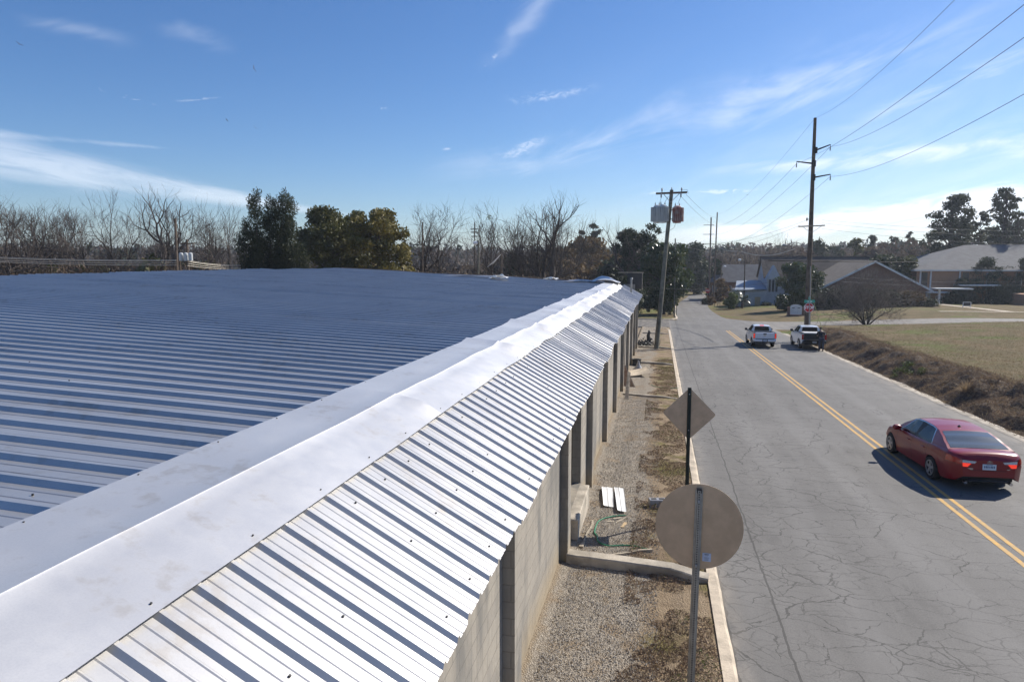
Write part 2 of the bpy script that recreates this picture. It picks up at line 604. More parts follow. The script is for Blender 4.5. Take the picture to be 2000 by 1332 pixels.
def mat_ground():
    """verge of gravel, sand and leaf litter left; winter lawn right and beyond"""
    m = bpy.data.materials.new("ground")
    m.use_nodes = True
    B = NB(m.node_tree)
    P = B.n('ShaderNodeNewGeometry').outputs['Position']
    s = B.n('ShaderNodeSeparateXYZ', {0: P})
    X, Y = s.outputs[0], s.outputs[1]
    n1 = B.noise(P, .5, 4, .6)
    n2 = B.noise(P, 1.7, 5, .65)
    n3 = B.noise(P, 9, 4, .7)
    n4 = B.noise(P, 45, 3, .7)
    # lawn
    g = B.mix(B.ramp(n1, .32, .68), (.20, .145, .08), (.135, .11, .052))
    g = B.mix(B.m('MULTIPLY', B.ramp(n2, .5, .72), .55), g, (.28, .21, .115))
    g = B.mix(B.m('MULTIPLY', B.ramp(n3, .45, .75), .5), g, (.075, .06, .032))
    n0 = B.noise(B.mapping(P, (.7, 1, 1)), .16, 4, .6)
    g = B.mix(B.m('MULTIPLY', B.ramp(n0, .51, .64), .7), g, (.11, .155, .03))
    # verge
    vo = B.n('ShaderNodeTexVoronoi', {'Vector': P, 'Scale': 38.0})
    stone = B.mix(vo.outputs['Color'], (.26, .225, .18), (.52, .46, .38))
    stone = B.mix(B.m('MULTIPLY', B.ramp(vo.outputs['Distance'], .3, .6), .5), stone, (.11, .09, .07))
    sand = B.mix(B.ramp(n2, .3, .7), (.37, .285, .19), (.27, .20, .13))
    sand = B.mix(B.m('MULTIPLY', B.ramp(n4, .4, .75), .35), sand, (.15, .11, .07))
    litter = B.mix(B.ramp(n3, .35, .65), (.11, .075, .048), (.20, .145, .095))
    moss = B.mix(B.ramp(n3, .35, .65), (.16, .145, .05), (.22, .18, .08))
    # gravel lane hugs the wall, litter lane the kerb
    xg = B.m('ADD', X, B.m('MULTIPLY', B.m('SUBTRACT', n1, .5), 1.3))
    v = B.mix(B.ramp(xg, -.35, -.05), stone, sand)
    v = B.mix(B.m('MULTIPLY', B.ramp(B.m('ADD', n2, B.m('MULTIPLY', B.m('SUBTRACT', n1, .5), .8)), .47, .58), B.ramp(X, -.5, .2)), v, litter)
    v = B.mix(B.m('MULTIPLY', B.ramp(n1, .50, .60), B.ramp(X, -.3, .2)), v, moss)
    v = B.mix(B.m('MULTIPLY', B.ramp(n2, .50, .64), .75), v, sand)
    v = B.mix(B.m('MULTIPLY', B.ramp(B.m('ADD', X, B.m('MULTIPLY', n2, .3)), -1.42, -1.52), .7), v, (.29, .225, .15))
    v = B.mix(B.m('MULTIPLY', B.ramp(n4, .5, .8), .3), v, (.08, .06, .045))
    isv = B.m('MULTIPLY', B.m('LESS_THAN', X, 1.3), B.m('LESS_THAN', Y, 76))
    col = B.mix(isv, g, v)
    # bare earth of the bank
    bk = B.m('MULTIPLY', B.m('MULTIPLY', B.ramp(X, 12.0, 12.3), B.ramp(X, 15.3, 14.2)), B.ramp(Y, 72, 66))
    col = B.mix(bk, col, B.mix(B.ramp(n3, .35, .65), (.075, .055, .038), (.13, .095, .062)))
    hg = B.m('ADD', B.m('MULTIPLY', n3, .5), B.m('SUBTRACT', n4, B.m('MULTIPLY', vo.outputs['Distance'], .8)))
    bn = B.n('ShaderNodeBump', {'Strength': .9, 'Distance': .03, 'Height': hg})
    p = B.n('ShaderNodeBsdfPrincipled', {'Base Color': col, 'Roughness': .95, 'Specular IOR Level': .15, 'Normal': bn.outputs[0]})
    B.n('ShaderNodeOutputMaterial', {'Surface': p})
    return m


def mat_galv(name, base=.66, rough=.36, dirt=True, metal=.5):
    m = bpy.data.materials.new(name)
    m.use_nodes = True
    B = NB(m.node_tree)
    P = B.n('ShaderNodeNewGeometry').outputs['Position']
    n1 = B.noise(P, .6, 4, .6)
    n2 = B.noise(P, 5, 4, .65)
    n3 = B.noise(P, 90, 2, .6)
    col = B.mix(B.ramp(n1, .3, .7), (base, base * .975, base * .94), (base * .88, base * .86, base * .84))
    col = B.mix(B.m('MULTIPLY', B.ramp(n3, .35, .7), .16), col, (base * .62, base * .62, base * .63))
    if dirt:
        col = B.mix(B.m('MULTIPLY', B.ramp(B.m('MULTIPLY', n1, n2), .29, .42), .35), col, (.34, .29, .23))
    rg = B.m('ADD', rough - .05, B.m('MULTIPLY', n2, .13))
    bn = B.n('ShaderNodeBump', {'Strength': .12, 'Distance': .03, 'Height': B.noise(P, 1.6, 3, .5)})
    p = B.n('ShaderNodeBsdfPrincipled', {'Base Color': col, 'Roughness': rg, 'Metallic': metal, 'Normal': bn.outputs[0]})
    B.n('ShaderNodeOutputMaterial', {'Surface': p})
    return m


def mat_block():
    m = bpy.data.materials.new("concrete_block")
    m.use_nodes = True
    B = NB(m.node_tree)
    P = B.n('ShaderNodeNewGeometry').outputs['Position']
    s = B.n('ShaderNodeSeparateXYZ', {0: P})
    cv = B.n('ShaderNodeCombineXYZ', {0: B.m('ADD', s.outputs[1], s.outputs[0]), 1: s.outputs[2], 2: 0.0}).outputs[0]
    br = B.n('ShaderNodeTexBrick', {'Vector': cv, 'Color1': (.32, .29, .25), 'Color2': (.36, .325, .275), 'Mortar': (.26, .235, .20),
                                    'Scale': 1.0, 'Mortar Size': .007, 'Mortar Smooth': .3, 'Brick Width': .405, 'Row Height': .203})
    col = br.outputs[0]
    n1 = B.noise(B.mapping(P, (1, 1, .25)), 1.3, 5, .65)
    n2 = B.noise(P, 12, 4, .7)
    col = B.mix(B.m('MULTIPLY', B.ramp(n1, .44, .62), .8), col, (.17, .165, .155))
    col = B.mix(B.m('MULTIPLY', B.ramp(n2, .4, .75), .22), col, (.2, .17, .13))
    gnd = B.m('ADD', s.outputs[2], B.m('MULTIPLY', s.outputs[1], .025))
    low = B.ramp(B.m('ADD', gnd, B.m('MULTIPLY', n1, .7)), 1.15, .45)
    col = B.mix(B.m('MULTIPLY', low, .55), col, (.36, .27, .15))
    low2 = B.ramp(B.m('ADD', gnd, B.m('MULTIPLY', n1, .3)), .34, .16)
    col = B.mix(B.m('MULTIPLY', low2, .75), col, (.10, .085, .065))
    bn = B.n('ShaderNodeBump', {'Strength': .6, 'Distance': .01, 'Height': B.m('SUBTRACT', B.m('MULTIPLY', n2, .6), br.outputs['Fac'])})
    p = B.n('ShaderNodeBsdfPrincipled', {'Base Color': col, 'Roughness': .92, 'Specular IOR Level': .2, 'Normal': bn.outputs[0]})
    B.n('ShaderNodeOutputMaterial', {'Surface': p})
    return m


def mat_brick(name, c1, c2, mortar=(.35, .3, .25)):
    m = bpy.data.materials.new(name)
    m.use_nodes = True
    B = NB(m.node_tree)
    P = B.n('ShaderNodeNewGeometry').outputs['Position']
    s = B.n('ShaderNodeSeparateXYZ', {0: P})
    cv = B.n('ShaderNodeCombineXYZ', {0: B.m('ADD', s.outputs[1], s.outputs[0]), 1: s.outputs[2], 2: 0.0}).outputs[0]
    br = B.n('ShaderNodeTexBrick', {'Vector': cv, 'Color1': c1, 'Color2': c2, 'Mortar': mortar, 'Scale': 1.0, 'Mortar Size': .006, 'Brick Width': .21, 'Row Height': .075})
    n1 = B.noise(P, .8, 4, .6)
    col = B.mix(B.m('MULTIPLY', B.ramp(n1, .4, .7), .3), br.outputs[0], tuple(c * .5 for c in c1))
    p = B.n('ShaderNodeBsdfPrincipled', {'Base Color': col, 'Roughness': .9})
    B.n('ShaderNodeOutputMaterial', {'Surface': p})
    return m


M = {}
M['asphalt'] = mat_asphalt()
M['ground'] = mat_ground()
M['galv'] = mat_galv("galvanised_roof", .62, .38, True, .6)
M['galv_left'] = mat_galv("galvanised_roof_field", .62, .34, True, .70)
M['cap'] = mat_galv("ridge_flashing", .74, .43, True, .66)
M['alu'] = pbr('bare_aluminium', (.56, .40, .26), .5, .25, .1, 6, .1, 8)
M['block'] = mat_block()
M['inner'] = pbr('shade_toned_inner_block', (.17, .155, .13), .95, 0, .3, 4, .4, 20)  # block colour darkened to paint in the shade inside the first doorway
M['conc'] = pbr('old_concrete', (.40, .35, .28), .92, 0, .3, 2.2, .6, 30)
M['kerb'] = pbr('kerb_concrete', (.50, .42, .32), .92, 0, .22, 3.0, .6, 30)
M['yellow'] = pbr('road_yellow', (.62, .34, .06), .75, 0, .28, 7, .3, 60, col2=(.42, .28, .12))
M['dark'] = pbr('dark_void', (.02, .018, .016), .9, 0, .2, 2)
M['steel_dark'] = pbr('dark_green_steel', (.025, .035, .028), .5, .5, .2, 4)
M['steel'] = pbr('galvanised_post', (.34, .33, .31), .5, .75, .15, 12)
M['wood_pole'] = pbr('weathered_pole', (.115, .085, .062), .9, 0, .35, 2.5, .5, 18)
M['wood_pole_g'] = pbr('greenish_pole', (.15, .14, .105), .9, 0, .3, 2.5, .5, 18)
M['wood_grey'] = pbr('weathered_wood', (.34, .29, .22), .9, 0, .3, 7, .5, 30)
M['wood_fresh'] = pbr('fresh_wood', (.50, .36, .20), .85, 0, .2, 7, .4, 30)
M['white_paint'] = pbr('white_paint', (.72, .72, .70), .6, 0, .07, 2)
M['siding'] = pbr('white_siding', (.48, .49, .50), .7, 0, .08, 1.5)
M['shingle_brown'] = pbr('brown_shingle', (.085, .068, .058), .95, 0, .25, 1.2, .4, 12)
M['shingle_grey'] = pbr('grey_shingle', (.092, .094, .102), .9, 0, .18, .9, .4, 12)
M['tin_pale'] = pbr('pale_tin', (.25, .29, .34), .6, .1, .1, 1)
M['brick_brown'] = mat_brick('brown_brick', (.23, .105, .065), (.17, .08, .05))
M['brick_tan'] = mat_brick('tan_brick', (.46, .235, .12), (.38, .19, .10))
M['glass_dark'] = pbr('dark_glass', (.03, .035, .045), .12, 0, .1, 2, spec=.6)
M['black'] = pbr('black_plastic', (.018, .018, .02), .5, 0, .2, 5)
M['rubber'] = pbr('rubber', (.022, .022, .022), .85, 0, .2, 9)
M['cable'] = pbr('cable', (.05, .05, .052), .6, 0, .2, 1)
M['cable_pale'] = pbr('pale_cable', (.55, .50, .42), .6, 0, .1, 1)
M['ceramic'] = pbr('grey_ceramic', (.3, .3, .31), .4, 0, .2, 5)
M['rust'] = pbr('rusty_red_steel', (.30, .075, .05), .8, .1, 0, 2.2, .2, 9, col2=(.42, .36, .34))
M['tank'] = pbr('pale_grey_enamel', (.52, .54, .54), .5, .2, .1, 3)
M['hose'] = pbr('green_hose', (.02, .21, .10), .5, 0, .15, 9)
M['stop_red'] = pbr('sign_red', (.50, .02, .025), .45, 0, .08, 3)
M['sign_white'] = pbr('sign_white', (.8, .8, .8), .5, 0, .04, 3)
M['sign_teal'] = pbr('sign_green', (.03, .36, .27), .45, 0, .08, 3)
M['bird'] = pbr('bird_feathers', (.02, .018, .018), .8, 0, .2, 5)

# ------------------------------------------------------------------ ground sheet
ys = [-30, -20, -10, -4, 0]
y = 0
while y < 130:
    y += 1.0 if y < 80 else 2.5
    ys.append(y)
ys += [136, 142, 148, 155, 162, 170, 178, 186, 195, 205, 220, 240, 262, 284, 310, 340, 372, 410, 460, 520, 600, 700, 850, 1100, 1500, 2200, 3200]
xs = [-2500, -1600, -1000, -700, -500, -380, -290, -220, -170, -130, -100, -80, -65, -52, -42, -34, -28, -22, -16, -10, -6, -3, -1.68, -.8, 0, .95, ROAD_L]
x = ROAD_L
xs += [3, 5, 7, 9, 10.5, ROAD_R]
x = ROAD_R
while x < 20:
    x += .4
    xs.append(x)
while x < 60:
    x += 1.6
    xs.append(x)
xs += [66, 74, 84, 96, 110, 130, 155, 190, 240, 310, 400, 520, 700, 1000, 1600, 2500]
mb = MB()
mb.grid([[(xx, yy, gz(xx, yy)) for xx in xs] for yy in ys])
tag(mb.build('ground', M['ground'], smooth_='all', recalc=False), kind='structure')

# raised verge between the wall and the kerb (0.10 above the road)
VZ = .10


def vz(x, y):
    return base_z(x, y) + VZ


def gpv(px, py, lift=0.0):
    return gp(px, py, lift, vz)


mb = MB()
yv = [-30, -10, 0]
y = 0
while y < 74.9:
    y += .5
    yv.append(y)
xv = [-1.75, -1.4, -1.0, -.6, -.2, .2, .6, .97]
rows = []
for yy in yv:
    rows.append([(xx, yy, vz(xx, yy) + (.035 * fbm(xx, yy, .9, 3, 5) + .012 * fbm(xx, yy, 4, 2, 8) if -1.5 < xx < .9 else 0) + (.05 if xx < -1.5 else 0)) for xx in xv])
mb.grid(rows)
mb.grid([[(xx, 75, vz(xx, 75)) for xx in xv], [(xx, 75.6, base_z(xx, 75.6) - .02) for xx in xv]])
tag(mb.build('verge', M['ground'], smooth_='all', recalc=False), kind='structure')

# kerbs: real steps with a worn edge
def kerb_strip(mb, pts, wdt=.17, h=.12, wob=.015):
    rows = []
    n = len(pts)
    for i, (x0, y0) in enumerate(pts):
        x1, y1 = pts[min(i + 1, n - 1)]
        xm, ym = pts[max(i - 1, 0)]
        d = Vector((x1 - xm, y1 - ym, 0)).normalized()
        nr = Vector((-d.y, d.x, 0))          # to the left
        z = base_z(x0, y0)
        w = wob * fbm(x0, y0, 1.7, 2, 4)
        p = Vector((x0, y0, 0))
        a = p - nr * (0.0 + w)
        row = [a + Vector((0, 0, z - .05)), a + Vector((0, 0, z + h * .55)), a + nr * .05 + Vector((0, 0, z + h)),
               p + nr * wdt + Vector((0, 0, z + h + .006)), p + nr * (wdt + .01) + Vector((0, 0, z - .05))]
        rows.append(row)
    mb.grid(rows)


mb = MB()
pts = [(ROAD_L, -30 + i * .6) for i in range(int(102 / .6))]
pts += [(ROAD_L - .25, 73.0), (ROAD_L - .9, 74.2), (ROAD_L - 1.9, 75.0), (-4, 75.5)]
kerb_strip(mb, pts, .20)
tag(mb.build('kerb', M['kerb'], recalc=False), kind='structure')
mb = MB()
kerb_strip(mb, [(-14, 89.9), (-4, 90.0), (.5, 90.1), (1.7, 90.8), (2.3, 92.2), (2.45, 95), (2.4, 102), (2.45, 112), (2.8, 124), (3.3, 136)], .24)
tag(mb.build('kerb', M['kerb'], recalc=False), kind='structure')

# main street
mb = MB()
rows = []
for yy in [v for v in ys if v <= 76]:
    rr = ROAD_R + .16 * fbm(0, yy, .5, 4, 9)
    rows.append([(xx if xx != 'r' else rr, yy, base_z(0, yy) + .006) for xx in (ROAD_L - .02, 3, 5, 7, 9, 10.5, 'r')])
mb.grid(rows)
rows = [[(xx, yy, gz(xx, yy) + .006) for xx in [v for v in xs if -300 <= v <= 300]] for yy in [v for v in ys if 76 <= v <= 90]]
mb.grid(rows)
# corner flares and the street beyond, drifting right
cen = [(90, 5.6, 3.3), (92, 5.6, 3.4), (95, 5.5, 3.2), (100, 5.4, 3.05), (110, 5.4, 3.0), (120, 5.5, 3.0), (130, 5.8, 3.0), (140, 6.3, 3.0), (150, 7.0, 3.0), (160, 7.8, 3.0), (172, 8.9, 3.0), (185, 10.5, 3.2), (200, 13.0, 3.5), (215, 17, 4), (225, 21, 5)]
rows = []
for yy, cx, hw in cen:
    fl = 3.0 * max(0, (96 - yy) / 6) ** 2
    rows.append([(xx, yy, base_z(xx, yy) + .012 + (0.0 if yy < 130 else .05)) for xx in (cx - hw - 0.0, cx - hw / 2, cx, cx + hw / 2, cx + hw + fl)])
mb.grid(rows)
road = mb.build('road', M['asphalt'], recalc=False)
tag(road, kind='structure')

# rough pale shoulder along the right edge
mb = MB()
rows = []
for i in range(190):
    yy = -20 + i * .48
    w = .20 + .14 * fbm(3, yy, .8, 3, 2)
    x0 = 11.82 + .10 * fbm(0, yy, .7, 3, 6)
    rows.append([(x0, yy, base_z(0, yy) + .012), (x0 + .08, yy, base_z(0, yy) + .03 + .02 * fbm(0, yy, 2, 2, 1)), (x0 + w + .12, yy, base_z(0, yy) + .035), (x0 + w + .3, yy, base_z(0, yy) - .03)])
mb.grid(rows)
tag(mb.build('road_shoulder', M['conc'], recalc=False), kind='structure')

# double yellow line
mb = MB()
for cx in (6.77, 7.03):
    rows = []
    yy = -10
    while yy <= 73:
        j = .006 * fbm(cx, yy, 2.0, 3, 7)
        rows.append([(cx - .052 + j, yy, base_z(0, yy) + .0105), (cx + .052 + j * 1.4, yy, base_z(0, yy) + .0105)])
        yy += .5
    mb.grid(rows)
tag(mb.build('road_marking', M['yellow'], recalc=False), kind='structure')

# path up to the brick building
mb = MB()
a, b = gp(1802, 612), gp(1905, 613)
rows = []
for i in range(13):
    t = i / 12
    x0 = 36 + 22 * t
    y0 = 99 + 2.0 * t
    rows.append([(x0, y0, gz(x0, y0) + .03), (x0, y0 + 1.3, gz(x0, y0 + 1.3) + .03)])
mb.grid(rows)
rows = []
for i in range(10):
    t = i / 9
    rows.append([(44 + t * 2, 100 + 34 * t, gz(45, 100 + 34 * t) + .035), (45.4 + t * 2, 100 + 34 * t, gz(46, 100 + 34 * t) + .035)])
mb.grid(rows)
tag(mb.build('path', M['kerb'], recalc=False), kind='structure')

# ------------------------------------------------------------------ warehouse
WX = -1.68
WL = Vector((WX, 27, base_z(0, 27)))
wh = thing('warehouse', WL, 'long block warehouse under a storm-dented ribbed metal roof along the street kerb', 'warehouse')
WY0, WY1 = -3.0, 54.2
EX, EZ, SL = -1.32, 2.67, .545
RX = -3.18
PER = .318


def amp(y):
    return .006 + .055 * smooth(y, 5, 26)


def wave(x, y):
    """storm-bent roof sheets: undulation growing down the building"""
    w = noise.fractal(Vector((x * .35, y * .42, 2.2)), 1.0, 2.0, 3)
    w2 = noise.noise(Vector((0, y * 1.1, 7.7)))
    return amp(y) * (1.3 * w + .5 * w2)


def prof_pts(y0, p=PER):
    k_ = p / PER
    out = [(-.042 * k_, 0), (-.016 * k_, .034 * k_), (.016 * k_, .034 * k_), (.042 * k_, 0)]
    for k in (p / 3, 2 * p / 3):
        out += [(k - .014, 0), (k - .005, .0055), (k + .005, .0055), (k + .014, 0)]
    return [(y0 + a, h) for a, h in out]


sheet_j = {}


def street_z(x, y):
    return EZ + SL * (EX - x) + wave(x, y)


def ribbed(mb, y0, y1, xs_, zf, eave_j=0.0, p=PER):
    cols = []
    yy = y0
    k = 0
    rr = random.Random(3)
    off = 0
    while yy < y1:
        if k % 3 == 0:
            off = (rr.random() - .5) * 2
        for (py_, h) in prof_pts(yy, p):
            a = amp(py_)
            ej = off * eave_j * (.4 + a * 14) * .5
            hh = h * (1.0 + .25 * off * min(1, a * 12))
            cols.append([(x + (ej if i == len(xs_) - 1 else 0), py_, zf(x + (ej if i == len(xs_) - 1 else 0), py_) + hh + off * a * .10) for i, x in enumerate(xs_)])
        yy += p
        k += 1
    mb.grid(cols)


mb = MB()
ribbed(mb, WY0, WY1, [-2.70, -2.5, -2.2, -1.9, -1.6, EX], street_z, .05)
# roof screws along purlin lines
mb.cur = 1
for xi, xq in enumerate((-2.45, -1.95, -1.45)):
    yy = WY0 + PER * 1.5
    k = 0
    while yy < 30:
        if R.random() < .5:
            z = street_z(xq, yy)
            mb.disc((xq, yy + R.uniform(-.02, .02), z + .006), (SL, 0, 1), .009, .012, 6)
        yy += PER * 2
        k += 1
mb.cur = 0
o = mb.build('roof_panel', [M['galv'], M['black']], wh, origin=WL, recalc=False)
tag(o, 'narrow bright ribbed roof slope above the street wall')


def left_z(x, y):
    z = 3.60 + .046 * (RX - x)
    w = noise.fractal(Vector((x * .12, y * .22, 5.5)), 1.0, 2.0, 3)
    hump = .16 * smooth(y, 34, 50) * noise.noise(Vector((x * .16, y * .1, 1.0)))
    sheet = .06 * smooth(y, 24, 34) * max(0, noise.noise(Vector((x * .11, y * 1.3, 4.0))))
    return z + (.008 + .05 * smooth(y, 6, 30)) * w + hump + sheet


mb = MB()
lx = [-3.76, -4.2, -5, -6, -7.2, -8.6, -10, -11.6, -13.2, -15, -17, -19, -21, -23, -25, -27]
ribbed(mb, WY0, WY1, lx, left_z, .0, .415)
mb.cur = 1
for xq in (-4.3, -5.8, -7.3, -8.8, -10.3):
    yy = WY0 + .415 * 2.5
    while yy < 24:
        if R.random() < .4:
            mb.disc((xq, yy, left_z(xq, yy) + .006), (0, 0, 1), .009, .012, 6)
        yy += .415 * 2
o = mb.build('roof_panel', [M['galv_left'], M['black']], wh, origin=WL, recalc=False)
tag(o, 'broad low-pitched ribbed roof field stretching away left')

# ridge flashing in lapped lengths
cuts = [-3, 7.75, 13.25, 17.6, 22.9, 27.5, 32, 36.5, 41.2, 45.4, 48.8]
for ci in range(len(cuts) - 1):
    a, b = cuts[ci], cuts[ci + 1]
    rr = random.Random(ci * 11 + 5)
    yj = rr.uniform(-1, 1) * amp(b)
    mb = MB()
    rows = []
    n = max(8, int((b - a) / .22))
    creases = [rr.uniform(a, b) for _ in range(int((b - a) * (1.3 if a > 7 else .35)))]
    for i in range(n + 1):
        y = a + (b - a + .12) * i / n
        am = amp(y)
        lift = .012 + .004 * ci + (.05 * smooth(y, b - .25, b + .05) if a > 0 else .01 * smooth(y, b - .2, b))
        r_ = 3.64 + wave(RX, y) * 1.2 + yj * .4
        cr = 0
        for c in creases:
            cr += (.013 + am * .34) * exp(-((y - c) / .09) ** 2)
        le = .35 * am * noise.noise(Vector((y * .7, 1, 3))) * 3
        fe = .30 * am * noise.noise(Vector((y * .8, 4, 9))) * 3
        row = []
        for x, z in ((-3.85 + le, left_z(-3.85, y) + .046), (-3.84 + le, left_z(-3.85, y) + .060), (-3.62, .6 * (left_z(-3.62, y) + .075) + .4 * r_ + .3 * am * noise.noise(Vector((y, 2, 2)))),
                     (-3.42, .35 * (left_z(-3.42, y) + .08) + .65 * r_), (RX - .015, r_ - .004), (RX, r_), (RX + .015, r_ - .010),
                     (-3.03, None), (-2.88, None), (-2.74, None), (-2.60 + fe, None)):
            if z is None or z == -1:
                t = (x - RX) / .58
                zz = r_ * (1 - t) + (street_z(-2.60, y) + .044) * t + cr * sin(pi * min(1, max(0, t))) * (1 if x < -2.7 else .7)
                zz += .25 * am * noise.noise(Vector((x * 3, y * 1.4, 6)))
                if z == -1:
                    zz -= .014
                z = zz
            row.append((x, y, z + lift + (.045 * smooth(y, b - .16, b + .08) * smooth(x, -3.15, -2.9) * smooth(x, -2.55, -2.8))))
        rows.append(row)
    mb.grid(rows)
    mb.cur = 1
    yy = a + .3
    while yy < b - .2 and yy < 26:
        z = street_z(-2.66, yy) + .052
        mb.disc((-2.66, yy, z), (SL, 0, 1), .007, .010, 6)
        mb.disc((-3.80, yy + .3, left_z(-3.8, yy) + .072), (0, 0, 1), .007, .010, 6)
        yy += .954
    mb.cur = 0
    o = mb.build('ridge_flashing', [M['cap'], M['black']], wh, smooth_=True, origin=WL, recalc=False)
    for pz in ():
        pass

# masonry
OPEN = [(12.95, 15.25, .54, 2.40), (27.4, 29.3, .05, 2.35), (32.4, 35.6, -.1, 2.4), (42.4, 44.6, .0, 2.4), (47.2, 49.8, .0, 2.4)]
mb = MB()
WT = 2.80


def wall_box(mb, y0, y1, z0, z1, x0=WX - .2, x1=WX):
    mb.box(((x0 + x1) / 2, (y0 + y1) / 2, (z0 + z1) / 2), (x1 - x0, y1 - y0, z1 - z0))


edges = [WY0]
for (a, b, s_, t_) in OPEN:
    wall_box(mb, edges[-1], a, base_z(0, b) - .3, WT)
    zb = base_z(0, a)
    wall_box(mb, a + .0015, b - .0015, zb - .3, zb + s_)
    wall_box(mb, a + .0015, b - .0015, t_, WT - .002)
    edges.append(b)
wall_box(mb, edges[-1], WY1, base_z(0, 54) - .3, WT)
# cross wall at the far end, side and back walls
mb.box((-14.45, WY1 - .1, 1.0), (25.1, .2, 5.0))
mb.box((-26.9, 25.6, 1.2), (.2, 56.9, 6.2))
o = mb.build('wall', M['block'], wh, origin=WL)
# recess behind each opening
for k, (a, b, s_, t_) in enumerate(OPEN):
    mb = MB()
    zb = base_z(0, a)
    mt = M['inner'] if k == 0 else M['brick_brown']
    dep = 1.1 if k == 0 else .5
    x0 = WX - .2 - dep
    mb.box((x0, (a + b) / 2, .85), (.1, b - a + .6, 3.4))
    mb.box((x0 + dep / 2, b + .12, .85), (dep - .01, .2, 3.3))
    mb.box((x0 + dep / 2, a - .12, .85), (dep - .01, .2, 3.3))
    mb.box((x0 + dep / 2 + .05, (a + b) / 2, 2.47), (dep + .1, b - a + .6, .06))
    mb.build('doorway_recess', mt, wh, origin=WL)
# pilasters
for y in (-2, 2.6, 7.25, 11.92, 16.5, 21.4, 26.3, 31.3, 36.4, 41.3, 46.2, 50.9):
    mb = MB()
    zb = base_z(0, y)
    px_ = WX + .145
    top = EZ + SL * (EX - px_) - .06 - 1.6 * amp(y)
    mb.box(((WX + .002 + px_) / 2, y + .2, (zb + top) / 2 - .15), (.143, .40, top - zb + .3))
    mb.build('pilaster', M['block'], wh, origin=WL)
# timber fascia and rafter ends under the sheets
mb = MB()
mb.box((-1.50, 25.6, 2.60), (.04, 57.0, .10))
yy = WY0 + .3
while yy < WY1:
    mb.box((-1.60, yy, 2.60), (.2, .05, .10))
    yy += 1.2
mb.build('eave_board', M['wood_grey'], wh, origin=WL)
# loading step under the first doorway
mb = MB()
mb.box((-1.60, 14.1, base_z(0, 14) + .27), (.26, 2.2, .58), bev=.02)
mb.build('doorstep', M['conc'], wh, origin=WL)
# far edge trim of the roof field
mb = MB()
rows = []
for i in range(60):
    x = -3.0 - i * .4
    z = left_z(x, WY1 - .1)
    rows.append([(x, WY1 - .02, z - .2), (x, WY1, z + .07), (x, WY1 + .1, z + .075)])
mb.grid(rows)
for i in range(26):
    x = -3.4 - i * .62
    z = left_z(x, WY1 - .1)
    mb.box((x, WY1 - .06, z + .10), (.18, .16, .05))
mb.build('parapet_trim', M['wood_pole'], wh, origin=WL)
# dark panel at the far end of the ridge
mb = MB()
mb.box((-1.95, 54.5, 3.75), (1.15, .08, 1.25))
mb.cur = 1
mb.box((-2.25, 54.43, 4.40), (2.0, .12, .07))
mb.box((-1.36, 54.43, 3.7), (.05, .1, 1.3))
mb.build('end_panel', [M['black'], M['wood_grey']], wh, origin=WL)
mb = MB()
mb.tube((-2.0, 49.5, 3.0), (-2.0, 49.5, 4.05), .07, n=10)
mb.tube((-2.0, 49.5, 4.03), (-2.0, 49.5, 4.12), .1, .06, n=10)
mb.build('vent_pipe', M['steel'], wh, smooth_=True, origin=WL)

# torn loose sheets still hanging on the roof
def torn_sheet(c, lx_, ly, rise, rot, seed, lab, mat='galv', lift=.06):
    t = thing('torn_roof_sheet', c, lab, 'roof sheet', 'torn sheets lying on the roof', rot=(0, 0, rot))
    mb = MB()
    rows = []
    nu, nv = 14, 22
    for i in range(nu + 1):
        u = i / nu
        row = []
        for j in range(nv + 1):
            v = j / nv
            z = rise * sin(pi * u) ** 1.3 * (.45 + .55 * v) + .05 * fbm(u * 3, v * 3, 1, 2, seed) * (1 + rise)
            z += .018 if j % 3 == 0 else 0
            row.append(((u - .5) * lx_, (v - .5) * ly, z + lift))
        rows.append(row)
    mb.grid(rows)
    mb.build('sheet', M[mat], t, smooth_=True, recalc=False)
    return t


def crumple(c, s, seed, lab):
    t = thing('torn_roof_sheet', c, lab, 'roof sheet', 'torn sheets lying on the roof')
    mb = MB()
    rows = []
    for i in range(9):
        row = []
        for j in range(13):
            u, v = i / 8 - .5, j / 12 - .5
            row.append((v * s * 1.6 + .15 * noise.noise(Vector((u * 4, v * 4, seed))), u * s, s * (.22 + .30 * noise.noise(Vector((u * 5, v * 6, seed + 3)))) * (1 - abs(v)) + .1))
        rows.append(row)
    mb.grid(rows)
    mb.build('sheet', M['white_paint'], t, recalc=False)
    return t


def on_left(px, py):
    d = ray(px, py)
    t = 5
    while t < 90:
        p = Vector((0, 0, H)) + d * t
        if p.z < left_z(p.x, p.y):
            return Vector((p.x, p.y, left_z(p.x, p.y)))
        t += .1
    return at(px, py, 50)


torn_sheet(Vector((-3.9, 49.5, left_z(-3.9, 49.5))), 2.2, 2.4, .42, .1, 2, 'domed grey roof sheet buckled up at the far end of the ridge', 'galv')
torn_sheet(Vector((-5.6, 49.0, left_z(-5.6, 49))), 2.4, 1.2, .14, .3, 4, 'flat curled roof sheet left of the domed sheet at the far end', 'galv')
crumple(Vector((-11.0, 46.5, left_z(-11, 46.5))), .8, 3, 'crumpled white scrap sticking up on the blue roof field')
crumple(Vector((-8.2, 52.0, left_z(-8.2, 52))), .65, 7, 'small white torn scrap against the far roof edge')
torn_sheet(Vector((-13.4, 47.2, left_z(-13.4, 47.2))), 5.2, .95, .10, .02, 9, 'long loose sheet lifted behind the crumpled white scrap', 'galv_left')

